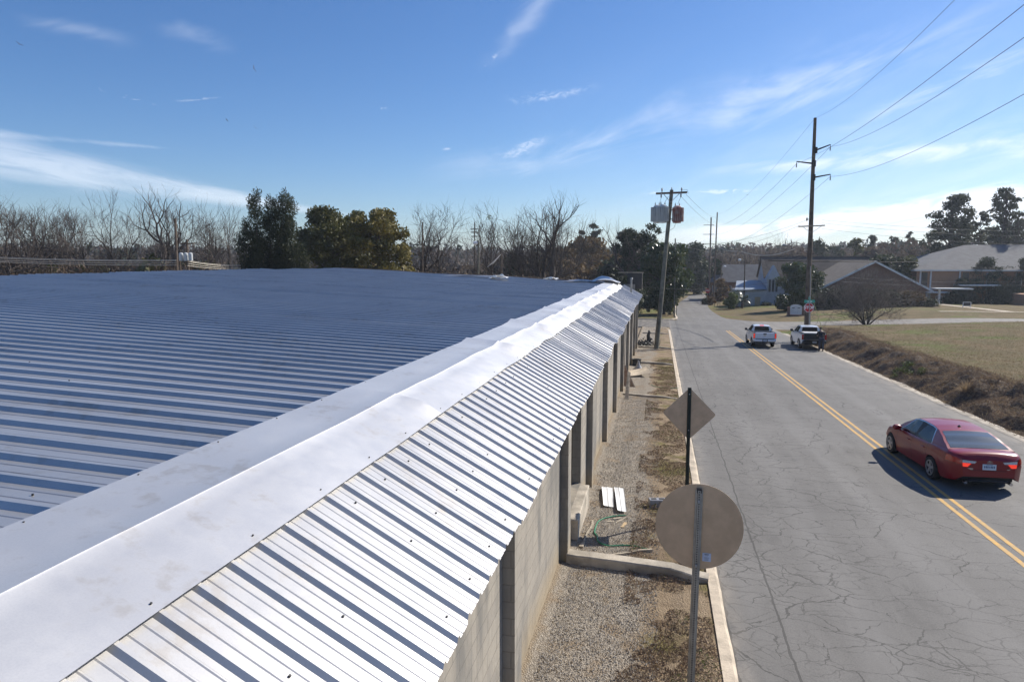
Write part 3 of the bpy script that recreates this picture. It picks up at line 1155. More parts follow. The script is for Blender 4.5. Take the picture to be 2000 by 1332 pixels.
# ------------------------------------------------------------------ traffic signs seen from behind
def perf_post(name_parent, p0, p1, w, mat, holes=True, face=Vector((0, -1, 0))):
    mb = MB()
    p0, p1 = Vector(p0), Vector(p1)
    d = (p1 - p0)
    L = d.length
    d.normalize()
    side = d.cross(face).normalized()
    f = side.cross(d).normalized()
    if f.dot(face) < 0:
        f = -f
    # hat-section channel: two flanges and a raised web
    sec = [(-w * .5, .0), (-w * .5, .004), (-w * .27, .006), (-w * .2, .03), (w * .2, .03), (w * .27, .006), (w * .5, .004), (w * .5, .0)]
    a = [p0 + side * s_ + f * t_ for s_, t_ in sec]
    mb.prism(a, p1 - p0)
    if holes:
        mb.cur = 1
        k = int(L / .0254)
        for i in range(k):
            c = p0 + d * (.015 + i * .0254) + f * .0308
            mb.disc(c, f, .0072, .002, 6)
    return mb.build('post', [mat, M['dark']], name_parent, origin=name_parent.location)


# round sign
pt = at(1366, 956, 7.22)
pb = at(1341, 1520, 7.34)
pb.z = vz(pb.x, pb.y)
t = thing('traffic_sign', pb, 'round traffic sign seen from its bare metal back, nearest the camera', 'traffic sign', 'traffic signs seen from behind')
perf_post(t, pb - Vector((0, 0, .2)), pt, .078, M['steel'])
axis = (pt - pb).normalized()
cc = at(1365, 1028, 7.24)
nrm = Vector((.03, 1, 0)) - axis * Vector((.03, 1, 0)).dot(axis)
nrm.normalize()
sdv = axis.cross(nrm)
mb = MB()
mb.disc(cc + nrm * .008, nrm, .452, .004, 64)
mb.build('sign_panel', M['alu'], t, origin=pb)
for q in (.12, .80):
    mb = MB()
    mb.disc(pt - axis * q - nrm * .036, nrm, .013, .02, 6)
    mb.build('bolt', M['ceramic'], t, origin=pb)
mb = MB()
mb.box(pt - axis * .01 - nrm * .012, (.05, .035, .05), bev=.005)
mb.build('post_cap', M['black'], t, origin=pb)
mb = MB()
RM = Matrix((-sdv, nrm, axis)).transposed()
if RM.determinant() < 0:
    RM = Matrix((sdv, nrm, axis)).transposed()
sc_ = at(1380, 1088, 7.23) + nrm * .001
mb.box(sc_, (.088, .002, .088), RM)
mb.cur = 1
for k, (dz, ww) in enumerate(((.030, .045), (.018, .03), (-.004, .05), (-.016, .04), (-.03, .045))):
    mb.box(sc_ - nrm * .0015 + axis * dz, (ww, .001, .006 if k == 0 else .003), RM)
mb.build('sticker', [pbr('sticker_paper', (.50, .55, .66), .6), M['black']], t, origin=pb)

# diamond sign
D2 = 14.8
pt = at(1347, 757, D2)
pb = at(1340, 1018, D2)
pb.z = vz(pb.x, pb.y)
t = thing('traffic_sign', pb, 'diamond traffic sign seen from its back on a dark green post', 'traffic sign', 'traffic signs seen from behind')
perf_post(t, pb - Vector((0, 0, .2)), pt, .078, M['steel_dark'])
axis = (pt - pb).normalized()
cc = at(1346, 808, D2 + .02)
nrm = Vector((.02, 1, 0)) - axis * Vector((.02, 1, 0)).dot(axis)
nrm.normalize()
sdv = axis.cross(nrm)
hd = .565
poly = []
for k in range(4):
    for s_ in range(5):
        th = pi / 2 * k + (s_ - 2) * pi / 8
        cx, cy = (hd - .066) * cos(pi / 2 * k), (hd - .066) * sin(pi / 2 * k)
        poly.append(cc + sdv * (cx + .047 * cos(th)) + axis * (cy + .047 * sin(th)))
mb = MB()
mb.prism([p + nrm * .006 for p in poly], nrm * .004)
mb.build('sign_panel', M['alu'], t, origin=pb)
for q in (.14, .92):
    mb = MB()
    mb.disc(pt - axis * q - nrm * .036, nrm, .013, .02, 6)
    mb.build('bolt', M['ceramic'], t, origin=pb)

# ------------------------------------------------------------------ things lying on the verge
def vp(zx, zy, which=2):
    """verge point from a pixel"""
    if which == 2:
        return gpv(1110 + zx / 6.053, 900 + zy / 6.053)
    return gpv(1200 + zx / 7.4, 620 + zy / 7.4)


def sheet_on_ground(q, lab, mat='white_paint', lift=.05, ribs=3, name='metal_sheet'):
    ps = [vp(*p) for p in q]
    c = sum(ps, Vector()) / 4
    t = thing(name, c, lab, 'metal sheet', 'metal sheets fallen on the verge')
    mb = MB()
    rows = []
    n = ribs * 8
    for i in range(n + 1):
        u = i / n
        ph = (u * ribs) % 1.0
        h = .014 if ph < .12 or ph > .88 else 0
        row = []
        for j in range(7):
            v = j / 6
            p = ps[0].lerp(ps[1], u).lerp(ps[3].lerp(ps[2], u), v)
            row.append(p - c + Vector((0, 0, h + lift + .02 * sin(3 * v + 2 * u))))
        rows.append(row)
    mb.grid(rows)
    mb.build('sheet', M[mat], t, recalc=False)
    return t


sheet_on_ground([(395, 330), (528, 350), (540, 560), (415, 550)], 'short white ribbed sheet on the gravel, left of a pair', ribs=2)
sheet_on_ground([(540, 345), (655, 370), (690, 630), (578, 620)], 'longer white ribbed sheet on the gravel, right of a pair', lift=.075, ribs=2)


def lying(name, a, b, w, h, lab, cat, mat, grp=None, which=2, lift=0.0, wob=0.0):
    p, q = vp(*a, which), vp(*b, which)
    p.z += h / 2 + lift
    q.z += h / 2 + lift
    c = (p + q) / 2
    mb = MB()
    d = q - p
    n = 6
    up = Vector((0, 0, 1))
    s_ = d.cross(up).normalized()
    rows = []
    for i in range(n + 1):
        m_ = p.lerp(q, i / n) - c
        ww = w * (1 + wob * noise.noise(Vector((i * .8, w * 40, 1))))
        m_ += s_ * wob * .06 * noise.noise(Vector((i * .9, 3, d.x)))
        rows.append([m_ - s_ * ww / 2 - up * h / 2, m_ - s_ * ww / 2 + up * h / 2, m_ + s_ * ww / 2 + up * h / 2, m_ + s_ * ww / 2 - up * h / 2, m_ - s_ * ww / 2 - up * h / 2])
    mb.grid(rows)
    mb.add([rows[0][k] for k in range(4)], [(0, 1, 2, 3)])
    mb.add([rows[-1][k] for k in range(4)], [(3, 2, 1, 0)])
    o = mb.build(name, M[mat], None)
    o.location = c
    tag(o, lab, cat, grp)
    return o


G1 = 'wood scraps on the gravel beside the loading step'
lying('wood_scrap', (445, 722), (550, 735), .07, .03, 'grey flat wood scrap, left of the scraps beside the hose', 'wood scrap', 'wood_grey', G1)
lying('wood_scrap', (530, 697), (620, 684), .06, .03, 'short grey wood scrap just below the hose bend', 'wood scrap', 'wood_grey', G1)
lying('wood_scrap', (530, 762), (682, 678), .05, .03, 'long thin wood stick slanting up to the hose end', 'wood scrap', 'wood_grey', G1)
lying('wood_scrap', (637, 800), (680, 742), .07, .035, 'stubby yellow wood block right of the long thin stick', 'wood scrap', 'wood_fresh', G1)
lying('fallen_timber', (190, 1180), (985, 1065), .055, .05, 'long weathered timber lying in front of the concrete divider', 'timber', 'wood_grey', wob=.8)
lying('fallen_timber', (150, 1030), (300, 715), .06, .04, 'thin split timber along the foot of the loading step', 'timber', 'wood_grey', wob=1.0)


def hose(name, pts, which, r, lab, grp):
    P = [vp(*p, which) for p in pts]
    for p in P:
        p.z += r + .01
    # smooth the polyline
    Q = []
    for i in range(len(P) - 1):
        p0, p1, p2, p3 = P[max(i - 1, 0)], P[i], P[i + 1], P[min(i + 2, len(P) - 1)]
        for k in range(6):
            t_ = k / 6
            Q.append(.5 * ((2 * p1) + (p2 - p0) * t_ + (2 * p0 - 5 * p1 + 4 * p2 - p3) * t_ ** 2 + (3 * p1 - p0 - 3 * p2 + p3) * t_ ** 3))
    Q.append(P[-1])
    c = Q[0].copy()
    mb = MB()
    mb.path([q - c for q in Q], r, 8)
    o = mb.build(name, M['hose'], None, smooth_=True)
    o.location = c
    return tag(o, lab, 'hose', grp)


hose('garden_hose', [(680, 655), (580, 660), (480, 675), (400, 700), (345, 740), (310, 850), (340, 900), (350, 960), (430, 1005), (520, 1015), (620, 1010), (720, 1010), (800, 1020), (880, 1045), (960, 1060)], 2, .014, 'green hose curling over the gravel near the loading step', 'green hoses on the verge')
hose('garden_hose', [(530, 980), (580, 1000), (650, 1015), (700, 1018), (770, 1025), (860, 1030), (930, 1028)], 3, .012, 'thin green hose far along the verge, nearly buried', 'green hoses on the verge')


# concrete dividers crossing the verge
def divider(x0, y0, x1, y1, w, h, lab, mat='conc'):
    a = Vector((x0, y0, vz(x0, y0)))
    b = Vector((x1, y1, vz(x1, y1)))
    c = (a + b) / 2
    mb = MB()
    d = (b - a)
    s_ = d.cross(Vector((0, 0, 1))).normalized()
    rows = []
    for i in range(13):
        p = a.lerp(b, i / 12) - c
        hh = h * (1 - .55 * smooth(i / 12, .7, 1.0)) + .02 * noise.noise(Vector((i * .7, w, y0)))
        rows.append([p + s_ * w / 2 - Vector((0, 0, .15)), p + s_ * (w / 2) + Vector((0, 0, hh - .02)), p + s_ * (w / 2 - .02) + Vector((0, 0, hh)), p - s_ * (w / 2 - .02) + Vector((0, 0, hh)), p - s_ * w / 2 + Vector((0, 0, hh - .02)), p - s_ * w / 2 - Vector((0, 0, .15))])
    mb.grid(rows)
    mb.add(rows[-1], [(0, 1, 2, 3, 4, 5)])
    o = mb.build('concrete_divider', M[mat], None)
    o.location = c
    tag(o, lab, 'concrete kerb', 'concrete dividers across the verge')


divider(-1.54, 12.02, .95, 11.75, .28, .18, 'thick concrete divider nearest the camera, crossing to the kerb')
divider(-1.5, 30.6, .85, 30.0, .16, .08, 'low concrete divider in front of the leaning board')
divider(-1.5, 42.4, .85, 42.0, .18, .12, 'concrete divider by the black crate')
divider(-1.5, 52.2, .85, 51.8, .18, .12, 'concrete divider at the foot of the transformer pole')
divider(-1.5, 66, .85, 65.6, .18, .10, 'farthest concrete divider near the side street')

# block by the diamond sign
p = gpv(1284, 990)
mb = MB()
mb.box((0, 0, .1), (.39, .19, .19), Matrix.Rotation(.2, 3, 'Z'), bev=.01)
mb.cur = 1
for dx in (-.09, .09):
    mb.box((dx * cos(.2), dx * sin(.2), .1965), (.12, .1, .002), Matrix.Rotation(.2, 3, 'Z'))
o = mb.build('concrete_block', [M['ceramic'], M['dark']])
o.location = p
tag(o, 'grey hollow concrete block on the dry weeds behind the round sign', 'concrete block')

# far debris along the wall
t = thing('metal_sheet', vp(330, 830, 3), 'curled pale sheet lying on the verge in front of the grey cone', 'metal sheet', 'metal sheets fallen on the verge', rot=(0, 0, .15))
mb = MB()
mb.grid([[((i / 10 - .5) * 1.15, (j / 6 - .5) * 1.9, .10 + .22 * (i / 10) ** 2 + .03 * sin(j)) for j in range(7)] for i in range(11)])
mb.build('sheet', M['kerb'], t, recalc=False)
p = vp(345, 775, 3)
mb = MB()
mb.lathe((0, 0, 0), [(.38, 0), (.34, .05), (.12, .32), (.05, .55), (.045, .6)], 18)
o = mb.build('metal_cone', M['ceramic'], smooth_=True)
o.location = p
tag(o, 'dull grey metal cone standing behind the curled pale sheet', 'cone')
p = vp(320, 690, 3)
t = thing('plastic_crate', p, 'black plastic crate standing by the wall ahead of the grey cone', 'crate')
mb = MB()
mb.box((0, 0, .17), (.5, .42, .34), bev=.03)
mb.build('box', M['black'], t)
mb = MB()
mb.box((0, 0, .36), (.54, .46, .04), bev=.01)
mb.box((0, 0, .39), (.3, .1, .04), bev=.01)
mb.build('rim', M['rubber'], t)
# leaning board and planks
p = vp(225, 985, 3)
mb = MB()
mb.prism([(-.32, -.1, 0), (.25, -.5, 0), (-.33, .55, .95)], (.03, .02, .02))
o = mb.build('leaning_board', M['wood_grey'])
o.location = p
tag(o, 'triangular broken board leaning on the wall beyond the low divider', 'board')
p = vp(175, 1180, 3)
mb = MB()
a0 = Vector((0, 0, 0))
mb.prism([(-.09, 0, 0), (.09, 0, 0), (.11, 1.1, 1.0), (-.02, 1.12, 1.05)], (0, .03, -.03))
o = mb.build('leaning_plank', M['wood_grey'])
o.location = p
tag(o, 'pale plank propped against the wall nearer than the broken board', 'plank')
p = vp(262, 650, 3)
mb = MB()
mb.prism([(-.07, 0, 0), (.08, 0, 0), (.08, .9, 2.1), (-.07, .9, 2.1)], (0, .04, -.02))
o = mb.build('leaning_plank', M['wood_grey'])
o.location = p + Vector((-.12, 0, 0))
tag(o, 'tall upright plank propped on the wall behind the black crate', 'plank')
# charred heap with stump near the pole
rng = np.random.default_rng(5)
c0 = vp(430, 395, 3)
N_ = 900
Cq = np.stack([rng.normal(0, .55, N_) - .05, rng.normal(0, .7, N_), np.abs(rng.normal(0, .16, N_))], 1)
Cq[:, 0] = np.clip(Cq[:, 0], -1.0, 1.2)
o = quads_obj('charred_heap', leaf_quads(Cq, .10, rng, .3), M['black'])
o.location = c0
tag(o, 'heap of dark charred scraps against the far wall by the pole', 'debris', kind='stuff')
mb = MB()
mb.path([(0, 0, 0), (.03, 0, .35), (-.02, .02, .7), (.06, 0, .95), (.02, 0, 1.12)], [.20, .17, .13, .11, .04], 9)
mb.path([(0, 0, .3), (.24, 0, .42), (.33, 0, .36)], [.10, .09, .05], 7)
o = mb.build('burnt_stump', M['black'], smooth_=True)
o.location = vp(490, 385, 3)
tag(o, 'burnt black stump standing left of the transformer pole', 'stump')

# ------------------------------------------------------------------ utility poles
def pole_thing(name, base, top, r0, r1, lab, grp=None, mat='wood_pole', cat='utility pole', n=12):
    t = thing(name, base, lab, cat, grp)
    mb = MB()
    b = Vector((0, 0, -.4))
    tp = Vector(top) - Vector(base)
    pts, rr = [], []
    for i in range(9):
        s_ = i / 8
        pts.append(b.lerp(tp, s_) + Vector((.02 * noise.noise(Vector((i * .6, tp.z, 1))), .0, 0)))
        rr.append(r0 + (r1 - r0) * s_)
    mb.path(pts, rr, n)
    mb.build('pole', M[mat], t, smooth_=True)
    return t, tp


def insulator(t, p, s=1.0, up=1):
    mb = MB()
    z = 0
    prof = [(.02, 0), (.02, .05), (.05, .06), (.025, .08), (.05, .10), (.025, .12), (.045, .14), (.02, .17), (.02, .19)]
    mb.lathe(p, [(r * s, zz * s * up) for r, zz in prof], 8)
    return mb.build('insulator', M['ceramic'], t, smooth_=True)


def cyl_between(name, t, p, q, r, mat, n=6):
    mb = MB()
    mb.tube(p, q, r, n=n)
    return mb.build(name, M[mat], t)


GP = 'wooden utility poles'
# transformer pole beside the building
base = gpv(1281, 682)
top = at(1312, 372, 52.6)
t, tp = pole_thing('utility_pole', base, top, .19, .14, 'leaning pole with crossarm and two transformer banks at the building corner', GP, 'wood_pole_g')
ax = tp.normalized()


def along(h, dx=0, dy=0):
    return ax * h + Vector((dx, dy, 0))


Lp = tp.length
mb = MB()
mb.box(along(Lp - .22) + Vector((0, -.16, 0)), (2.35, .1, .12), Matrix.Rotation(-.02, 3, 'Y'), bev=.01)
mb.box(along(Lp - .22) + Vector((0, .16, 0)), (2.35, .1, .12), Matrix.Rotation(-.02, 3, 'Y'), bev=.01)
mb.build('crossarm', M['wood_pole'], t)
for sx in (-1, 1):
    cyl_between('brace', t, along(Lp - .28, sx * .62, -.2), along(Lp - 1.0, 0, -.2), .022, 'steel')
for dx in (-.72, .75):
    insulator(t, along(Lp - .16, dx, -.16), 1.7)
    mb = MB()
    mb.lathe(along(Lp - .62, dx - .02, -.22), [(.03, 0), (.055, .03), (.055, .3), (.03, .34)], 8)
    mb.build('fuse_cutout', M['ceramic'], t, smooth_=True)
insulator(t, along(Lp, 0, 0), 1.2)


def transformer(t, c, r, h, mat, fins_dir, name='transformer'):
    mb = MB()
    mb.lathe(c, [(r * .2, -h / 2 - .03), (r, -h / 2), (r, h / 2 - .08), (r * .92, h / 2), (r * .5, h / 2 + .07), (r * .15, h / 2 + .09)], 20)
    o = mb.build(name, M[mat], t, smooth_=True)
    # radiator fins
    mb = MB()
    for k in range(9):
        th = fins_dir + (k - 4) * .30
        p = Vector(c) + Vector((cos(th), sin(th), 0)) * (r + .085)
        mb.box(p, (.20, .035, h * .86), Matrix.Rotation(th, 3, 'Z'), bev=.01)
    mb.build('radiator_fins', M[mat], o)
    for s_ in (-.5, .5):
        mb = MB()
        mb.lathe(Vector(c) + Vector((s_ * r, 0, h / 2 - .02)), [(.045, 0), (.06, .06), (.035, .09), (.055, .13), (.03, .17), (.05, .2), (.015, .26), (.015, .32)], 8)
        mb.build('bushing', M['ceramic'], o, smooth_=True)
    return o


HT = Lp - 1.95
transformer(t, along(HT, -.92, .10), .30, 1.28, 'tank', -2.0)
transformer(t, along(HT, -.50, -.22), .30, 1.30, 'tank', -1.5)
transformer(t, along(HT - .06, .58, -.08), .31, 1.22, 'rust', -1.2)
cyl_between('mounting_bracket', t, along(HT + .35, -1.0, 0), along(HT + .35, .7, 0), .045, 'steel', 8)
cyl_between('mounting_bracket', t, along(HT - .4, -1.0, 0), along(HT - .4, .7, 0), .045, 'steel', 8)
for pts in ([(-.72, Lp - .55), (-.80, Lp - .9), (-.72, Lp - 1.15)], [(.75, Lp - .55), (.60, Lp - .95), (.55, Lp - 1.15)], [(-.2, Lp - .5), (-.38, Lp - .9), (-.45, Lp - 1.15)], [(.75, Lp - .05), (1.15, Lp - .0), (1.25, Lp - .3)], [(.55, HT - .65), (.45, HT - 1.1), (.1, HT - 1.35)]):
    mb = MB()
    mb.path([along(h, dx, -.2) for dx, h in pts], .012, 5)
    mb.build('jumper_wire', M['cable'], t)

# tall transmission pole by the stop sign
base = gp(1578, 662)
base = Vector((12.35, 62.0, 0))
base.z = gz(base.x, base.y)
BT = at(1592, 231, (Vector((0, 0, 0)) - Vector((0, 0, 0))).length + 57.9)
t, tp = pole_thing('utility_pole', base, BT, .25, .125, 'tallest pole with three staggered arms beside the stop sign', GP)
ax = tp.normalized()
Lb = tp.length
for px, py, qx, qy in ((1593, 294, 1622, 283), (1590, 320, 1556, 316), (1589, 347, 1622, 341)):
    a = at(px, py, 57.9) - base
    b = at(qx, qy, 57.9) - base
    mb = MB()
    mb.tube(a, b, .075, .045, 8)
    mb.tube(a - Vector((0, 0, .25)), a + Vector((0, 0, .25)), .16, .16, 8)
    arm = mb.build('arm', M['black'], t)
    mb = MB()
    mb.lathe(b - Vector((0, 0, .5)), [(.02, 0), (.06, .04), (.03, .1), (.06, .16), (.03, .22), (.06, .28), (.03, .34), (.02, .46)], 8)
    mb.build('insulator', M['ceramic'], arm, smooth_=True)
c = at(1584, 442, 57.9) - base
mb = MB()
mb.box(c + Vector((0, -.25, 0)), (2.1, .12, .10), Matrix.Rotation(-.035, 3, 'Y'), bev=.01)
mb.build('crossarm', M['wood_grey'], t)
for sx in (-1, 1):
    cyl_between('brace', t, c + Vector((sx * .8, -.28, 0)), c + Vector((sx * .05, -.26, -.55)), .02, 'steel')
mb = MB()
c = at(1576, 429, 57.8) - base
mb.lathe(c, [(.05, -.12), (.07, 0), (.05, .14)], 8)
mb.tube(c, c + Vector((.3, 0, .02)), .02)
mb.build('bolt_bracket', M['black'], t)
# street lamp arm
a = at(1573, 483, 57.9) - base
b = at(1536, 480, 57.9) - base
mb = MB()
mb.path([a, a.lerp(b, .35) + Vector((0, 0, .30)), a.lerp(b, .75) + Vector((0, 0, .28)), b], .03, 6)
la = mb.build('lamp_arm', M['steel'], t)
mb = MB()
mb.lathe(b + Vector((-.1, 0, 0)), [(.05, -.28), (.13, -.15), (.14, .05), (.05, .2)], 8, axis='X')
mb.build('lamp_head', M['steel'], la, smooth_=True)
mb = MB()
pk = base + Vector((0, 0, 0))
mb.tube(Vector((.27, -.1, 0)), at(1583, 520, 57.6) - base, .035, n=6)
mb.build('conduit', M['steel'], t)

# stop sign with green street name blade
sb = at(1581, 660, 54.3)
sb = Vector((sb.x, sb.y, gz(sb.x, sb.y)))
t = thing('stop_sign', sb, 'red octagonal stop sign with green street blades in front of the tallest pole', 'stop sign', 'stop signs')
sc_ = at(1580, 601, 54.3) - sb
cyl_between('post', t, Vector((0, 0, -.2)), sc_ + Vector((0, .03, .95)), .035, 'steel', 8)


def octa(c, r, y):
    return [Vector((c.x + r * cos(pi / 8 + k * pi / 4), c.y + y, c.z + r * sin(pi / 8 + k * pi / 4))) for k in range(8)]


def text_mesh(name, s, size, mat, parent, loc, rot, ext=.002, bold=0.0):
    cu = bpy.data.curves.new(name, 'FONT')
    cu.body = s
    cu.size = size
    cu.align_x = 'CENTER'
    cu.align_y = 'CENTER'
    cu.extrude = ext
    cu.offset = bold
    tmp = bpy.data.objects.new(name, cu)
    COL.objects.link(tmp)
    dg = bpy.context.evaluated_depsgraph_get()
    dg.update()
    me = bpy.data.meshes.new_from_object(tmp.evaluated_get(dg))
    bpy.data.objects.remove(tmp)
    me.materials.clear()
    me.materials.append(mat)
    o = bpy.data.objects.new(name, me)
    link(o, parent)
    o.location = loc
    o.rotation_euler = rot
    return o


mb = MB()
mb.prism(octa(sc_, .395, -.03), (0, .004, 0))
pn = mb.build('sign_panel', M['sign_white'], t)
mb = MB()
mb.prism(octa(sc_, .365, -.034), (0, .003, 0))
mb.build('red_face', M['stop_red'], pn)
text_mesh('lettering', 'STOP', .31, M['sign_white'], pn, sc_ + Vector((0, -.037, 0)), (radians(90), 0, 0), bold=.012)
mb = MB()
mb.box(sc_ + Vector((.02, -.02, .50)), (.78, .012, .22), Matrix.Rotation(-.03, 3, 'Y'))
bl = mb.build('street_blade', M['sign_teal'], t)
mb = MB()
for dx, ww, hh in ((-.08, .05, .10), (-.16, .04, .06), (.12, .16, .07)):
    mb = MB()
    mb.box(sc_ + Vector((dx, -.028, .50)), (ww, .004, hh))
    mb.build('lettering', M['sign_white'], bl)
mb = MB()
mb.box(sc_ + Vector((0, .02, .74)), (.012, .66, .2))
mb.build('street_blade', M['sign_teal'], t)

# guy wire marker post right of the sign
p = gp(1590, 640)
t, tp = pole_thing('marker_post', Vector((13.3, 58.5, gz(13.3, 58.5))), at(1589, 590, 55), .02, .02, 'thin yellow-green marker post right of the stop sign', None, 'hose', 'post', 6)
t.children[0].data.materials[0] = pbr('faded_yellow_guard', (.34, .36, .16), .6)

GF = 'far poles along the street'


def simple_pole(px, ytop, ybase, r, lab, depth=None, arms=(), grp=GF, mat='wood_pole', xt=None, cans=0, lamp=None, name='utility_pole'):
    if depth is None:
        b = gp(px, ybase)
    else:
        b = at(px, ybase, depth)
        b.z = gz(b.x, b.y)
    dep = (CR.inverted() @ (b - Vector((0, 0, H)))).z * -1
    tt = at(xt if xt else px, ytop, dep)
    t, tp = pole_thing(name, b, tt, r, r * .7, lab, grp, mat, n=8)
    for (ay, aw) in arms:
        c = at(px, ay, dep) - b
        mb = MB()
        mb.box(c + Vector((aw * .0, -.15, 0)), (aw, .1, .11))
        mb.build('crossarm', M[mat], t)
    for k in range(cans):
        c = at(px, ytop + 34, dep) - b + Vector(((k - (cans - 1) / 2) * .42, -.3, 0))
        mb = MB()
        mb.lathe(c, [(.06, -.32), (.17, -.3), (.17, .25), (.12, .31), (.04, .34)], 14)
        mb.build('transformer', M['tank'], t, smooth_=True)
    if lamp:
        a = at(px, lamp[1] + 2, dep) - b
        bb = at(lamp[0], lamp[1], dep) - b
        mb = MB()
        mb.path([a, a.lerp(bb, .5) + Vector((0, 0, .25)), bb], .03, 5)
        la_ = mb.build('lamp_arm', M['steel'], t)
        mb = MB()
        mb.lathe(bb, [(.08, -.30), (.22, -.2), (.22, .12), (.08, .25)], 8, axis='X')
        mb.build('lamp_head', M['sign_white'], la_, smooth_=True)
    return t


simple_pole(1384, 425, 592, .20, 'tall dark pole with side arms, left of a close pair down the street', depth=150, arms=((440, 2.2), (458, 2.4), (477, 2.6)), xt=1389, cans=0)
simple_pole(1393, 415, 594, .17, 'tallest bare dark pole, right of a close pair down the street', depth=146, xt=1401)
simple_pole(1453, 498, 598, .15, 'dark pole with a lamp arm standing on the church lawn', xt=1455, lamp=(1445, 508))
simple_pole(1407, 520, 589, .12, 'small far pole with a white lamp near the palm', xt=1409, lamp=(1416, 521))
simple_pole(1317, 466, 617, .12, 'slim grey pole on the grass corner in front of the magnolia', xt=1319, mat='wood_pole_g')
simple_pole(1321, 560, 617, .05, 'thin pipe post next to the slim grey pole on the corner', xt=1321, mat='wood_pole_g', name='pipe_post')
GL = 'poles beyond the metal roof'
simple_pole(344, 427, 560, .13, 'dark pole standing above the left roof edge, no transformers', depth=52, xt=342, grp=GL)
simple_pole(368, 468, 560, .13, 'short pole carrying three pale transformer cans beyond the roof', depth=54, xt=365, grp=GL, arms=((476, 1.3),), cans=3)
simple_pole(351, 494, 560, .08, 'thin stub pole between two poles beyond the left roof edge', depth=54, grp=GL)
simple_pole(824, 434, 560, .10, 'slender dark pole right of the olive green tree', depth=75, xt=825, grp=GL)
simple_pole(934, 470, 560, .14, 'pale wooden pole with one lamp head beyond the roof', depth=78, grp=GL, mat='wood_pole_g', cans=0, lamp=(929, 475))
simple_pole(927, 434, 560, .09, 'dark stepped pole just left of the pale wooden pole', depth=84, xt=927, grp=GL, arms=((448, .8), (454, .9), (462, .8)))
simple_pole(979, 494, 560, .14, 'short dark pole with slanting stay wires beyond the roof', depth=76, grp=GL)
simple_pole(893, 462, 560, .08, 'thin distant pole left of the stepped pole', depth=140, grp=GL)


# ------------------------------------------------------------------ wires
def wire(p, q, sag, r=.012, mat='cable', lab='', grp='overhead wires', n=18, name='overhead_wire', ext=0.0):
    p, q = Vector(p), Vector(q)
    pts = []
    for i in range(n + 1):
        t_ = i / n
        a = p.lerp(q, t_)
        a.z -= 4 * sag * t_ * (1 - t_)
        pts.append(a - p)
    if ext:                                   # the span runs on behind the camera
        for k in (1, 2, 3):
            e = ext * k / 3
            pts.append((q - p) * (1 + e) + Vector((0, 0, 4 * sag * e)))
    mb = MB()
    mb.path(pts, r, 5)
    o = mb.build(name, M[mat], None)
    o.location = p
    tag(o, lab, 'wire', grp)
    return o


tipA = at(1622, 287, 57.9)
tipB = at(1556, 320, 57.9)
tipC = at(1622, 345, 57.9)
GW = 'transmission wires on the tallest pole'
wire(BT, at(1867, -2, 20) , .5, .007, 'cable', 'thin top wire running up and out of the upper right', GW, ext=1.6)
wire(tipB, at(2030, -14, 17), .5, .010, 'cable', 'upper conductor crossing behind the tall pole top to the right edge', GW, ext=1.6)
wire(tipA, at(2040, 46, 17.5), .6, .010, 'cable', 'middle conductor from the top right arm to the right edge', GW, ext=1.6)
wire(tipC, at(2040, 162, 19), .6, .010, 'cable', 'lowest conductor from the bottom right arm to the right edge', GW, ext=1.6)
fp = at(1400, 420, 146)
wire(BT, fp, 1.5, .009, 'cable', 'top wire from the tallest pole down the street to the far pair', GW)
wire(tipB, at(1386, 440, 150), 1.8, .012, 'cable', 'far-going conductor from the left arm of the tallest pole', GW)
wire(tipA, at(1391, 458, 150), 2.0, .012, 'cable', 'far-going conductor from the upper right arm of the tallest pole', GW)
wire(tipC, at(1391, 477, 150), 2.0, .012, 'cable', 'far-going conductor from the lower right arm of the tallest pole', GW)
GS = 'thin wires crossing above the side street'
for (a, b, d0, d1, sg, lab) in (((1340, 380), (1400, 425), 52, 150, .5, 'wire from the transformer pole crossarm to the far pair, upper'),
                                ((1330, 384), (1402, 440), 52, 150, .6, 'wire from the transformer pole crossarm to the far pair, lower'),
                                ((1320, 474), (1579, 429), 95, 60, 1.0, 'thin wire rising right from the slim grey pole to the tallest pole'),
                                ((1605, 430), (2080, 452), 60, 75, .3, 'thin wire leaving the tallest pole rightwards, highest of the set'),
                                ((1605, 436), (2080, 460), 60, 75, .4, 'thin wire leaving the tallest pole rightwards, second of the set'),
                                ((1605, 447), (2080, 478), 60, 75, .4, 'thin wire leaving the tallest pole rightwards, third of the set'),
                                ((1320, 480), (1561, 441), 95, 60, 1.2, 'thin wire rising right to the lower crossarm of the tallest pole'),
                                ((1190, 470), (1300, 452), 80, 52, .5, 'thin wire left of the transformer pole above the dark trees'),
                                ((1500, 509), (1620, 511), 62, 60, .02, 'thick dark cable passing in front of the church ridge'),
                                ((1583, 510), (1790, 512), 60, 66, .05, 'thick dark cable right of the tall pole above the brown roof'),
                                ((1583, 536), (2080, 545), 60, 70, .5, 'dark wire crossing in front of the brick building, upper'),
                                ((1583, 545), (2080, 552), 60, 70, .5, 'dark wire crossing in front of the brick building, lower'),
                                ((1225, 557), (1583, 533), 55, 60, .8, 'low dark wire from the building corner to the tallest pole'),
                                ((1300, 470), (1455, 498), 95, 131, .6, 'faint wire sagging from the grey pole to the church lawn pole'),
                                ((1578, 560), (1320, 553), 60, 95, .8, 'lowest dark wire crossing the street before the church')):
    thick = .035 if 'thick' in lab else .011
    wire(at(*a, d0), at(*b, d1), sg, thick, 'bird' if 'thick' in lab else 'cable', lab, GS)
wire(at(1405, 484, 100), at(1440, 491, 80), .15, .03, 'cable_pale', 'short pale cable glinting in front of the far treeline', 'pale sunlit cables')
wire(at(1448, 491, 80), at(1553, 486, 62), .55, .035, 'cable_pale', 'pale sunlit cable drooping left of the tallest pole', 'pale sunlit cables')
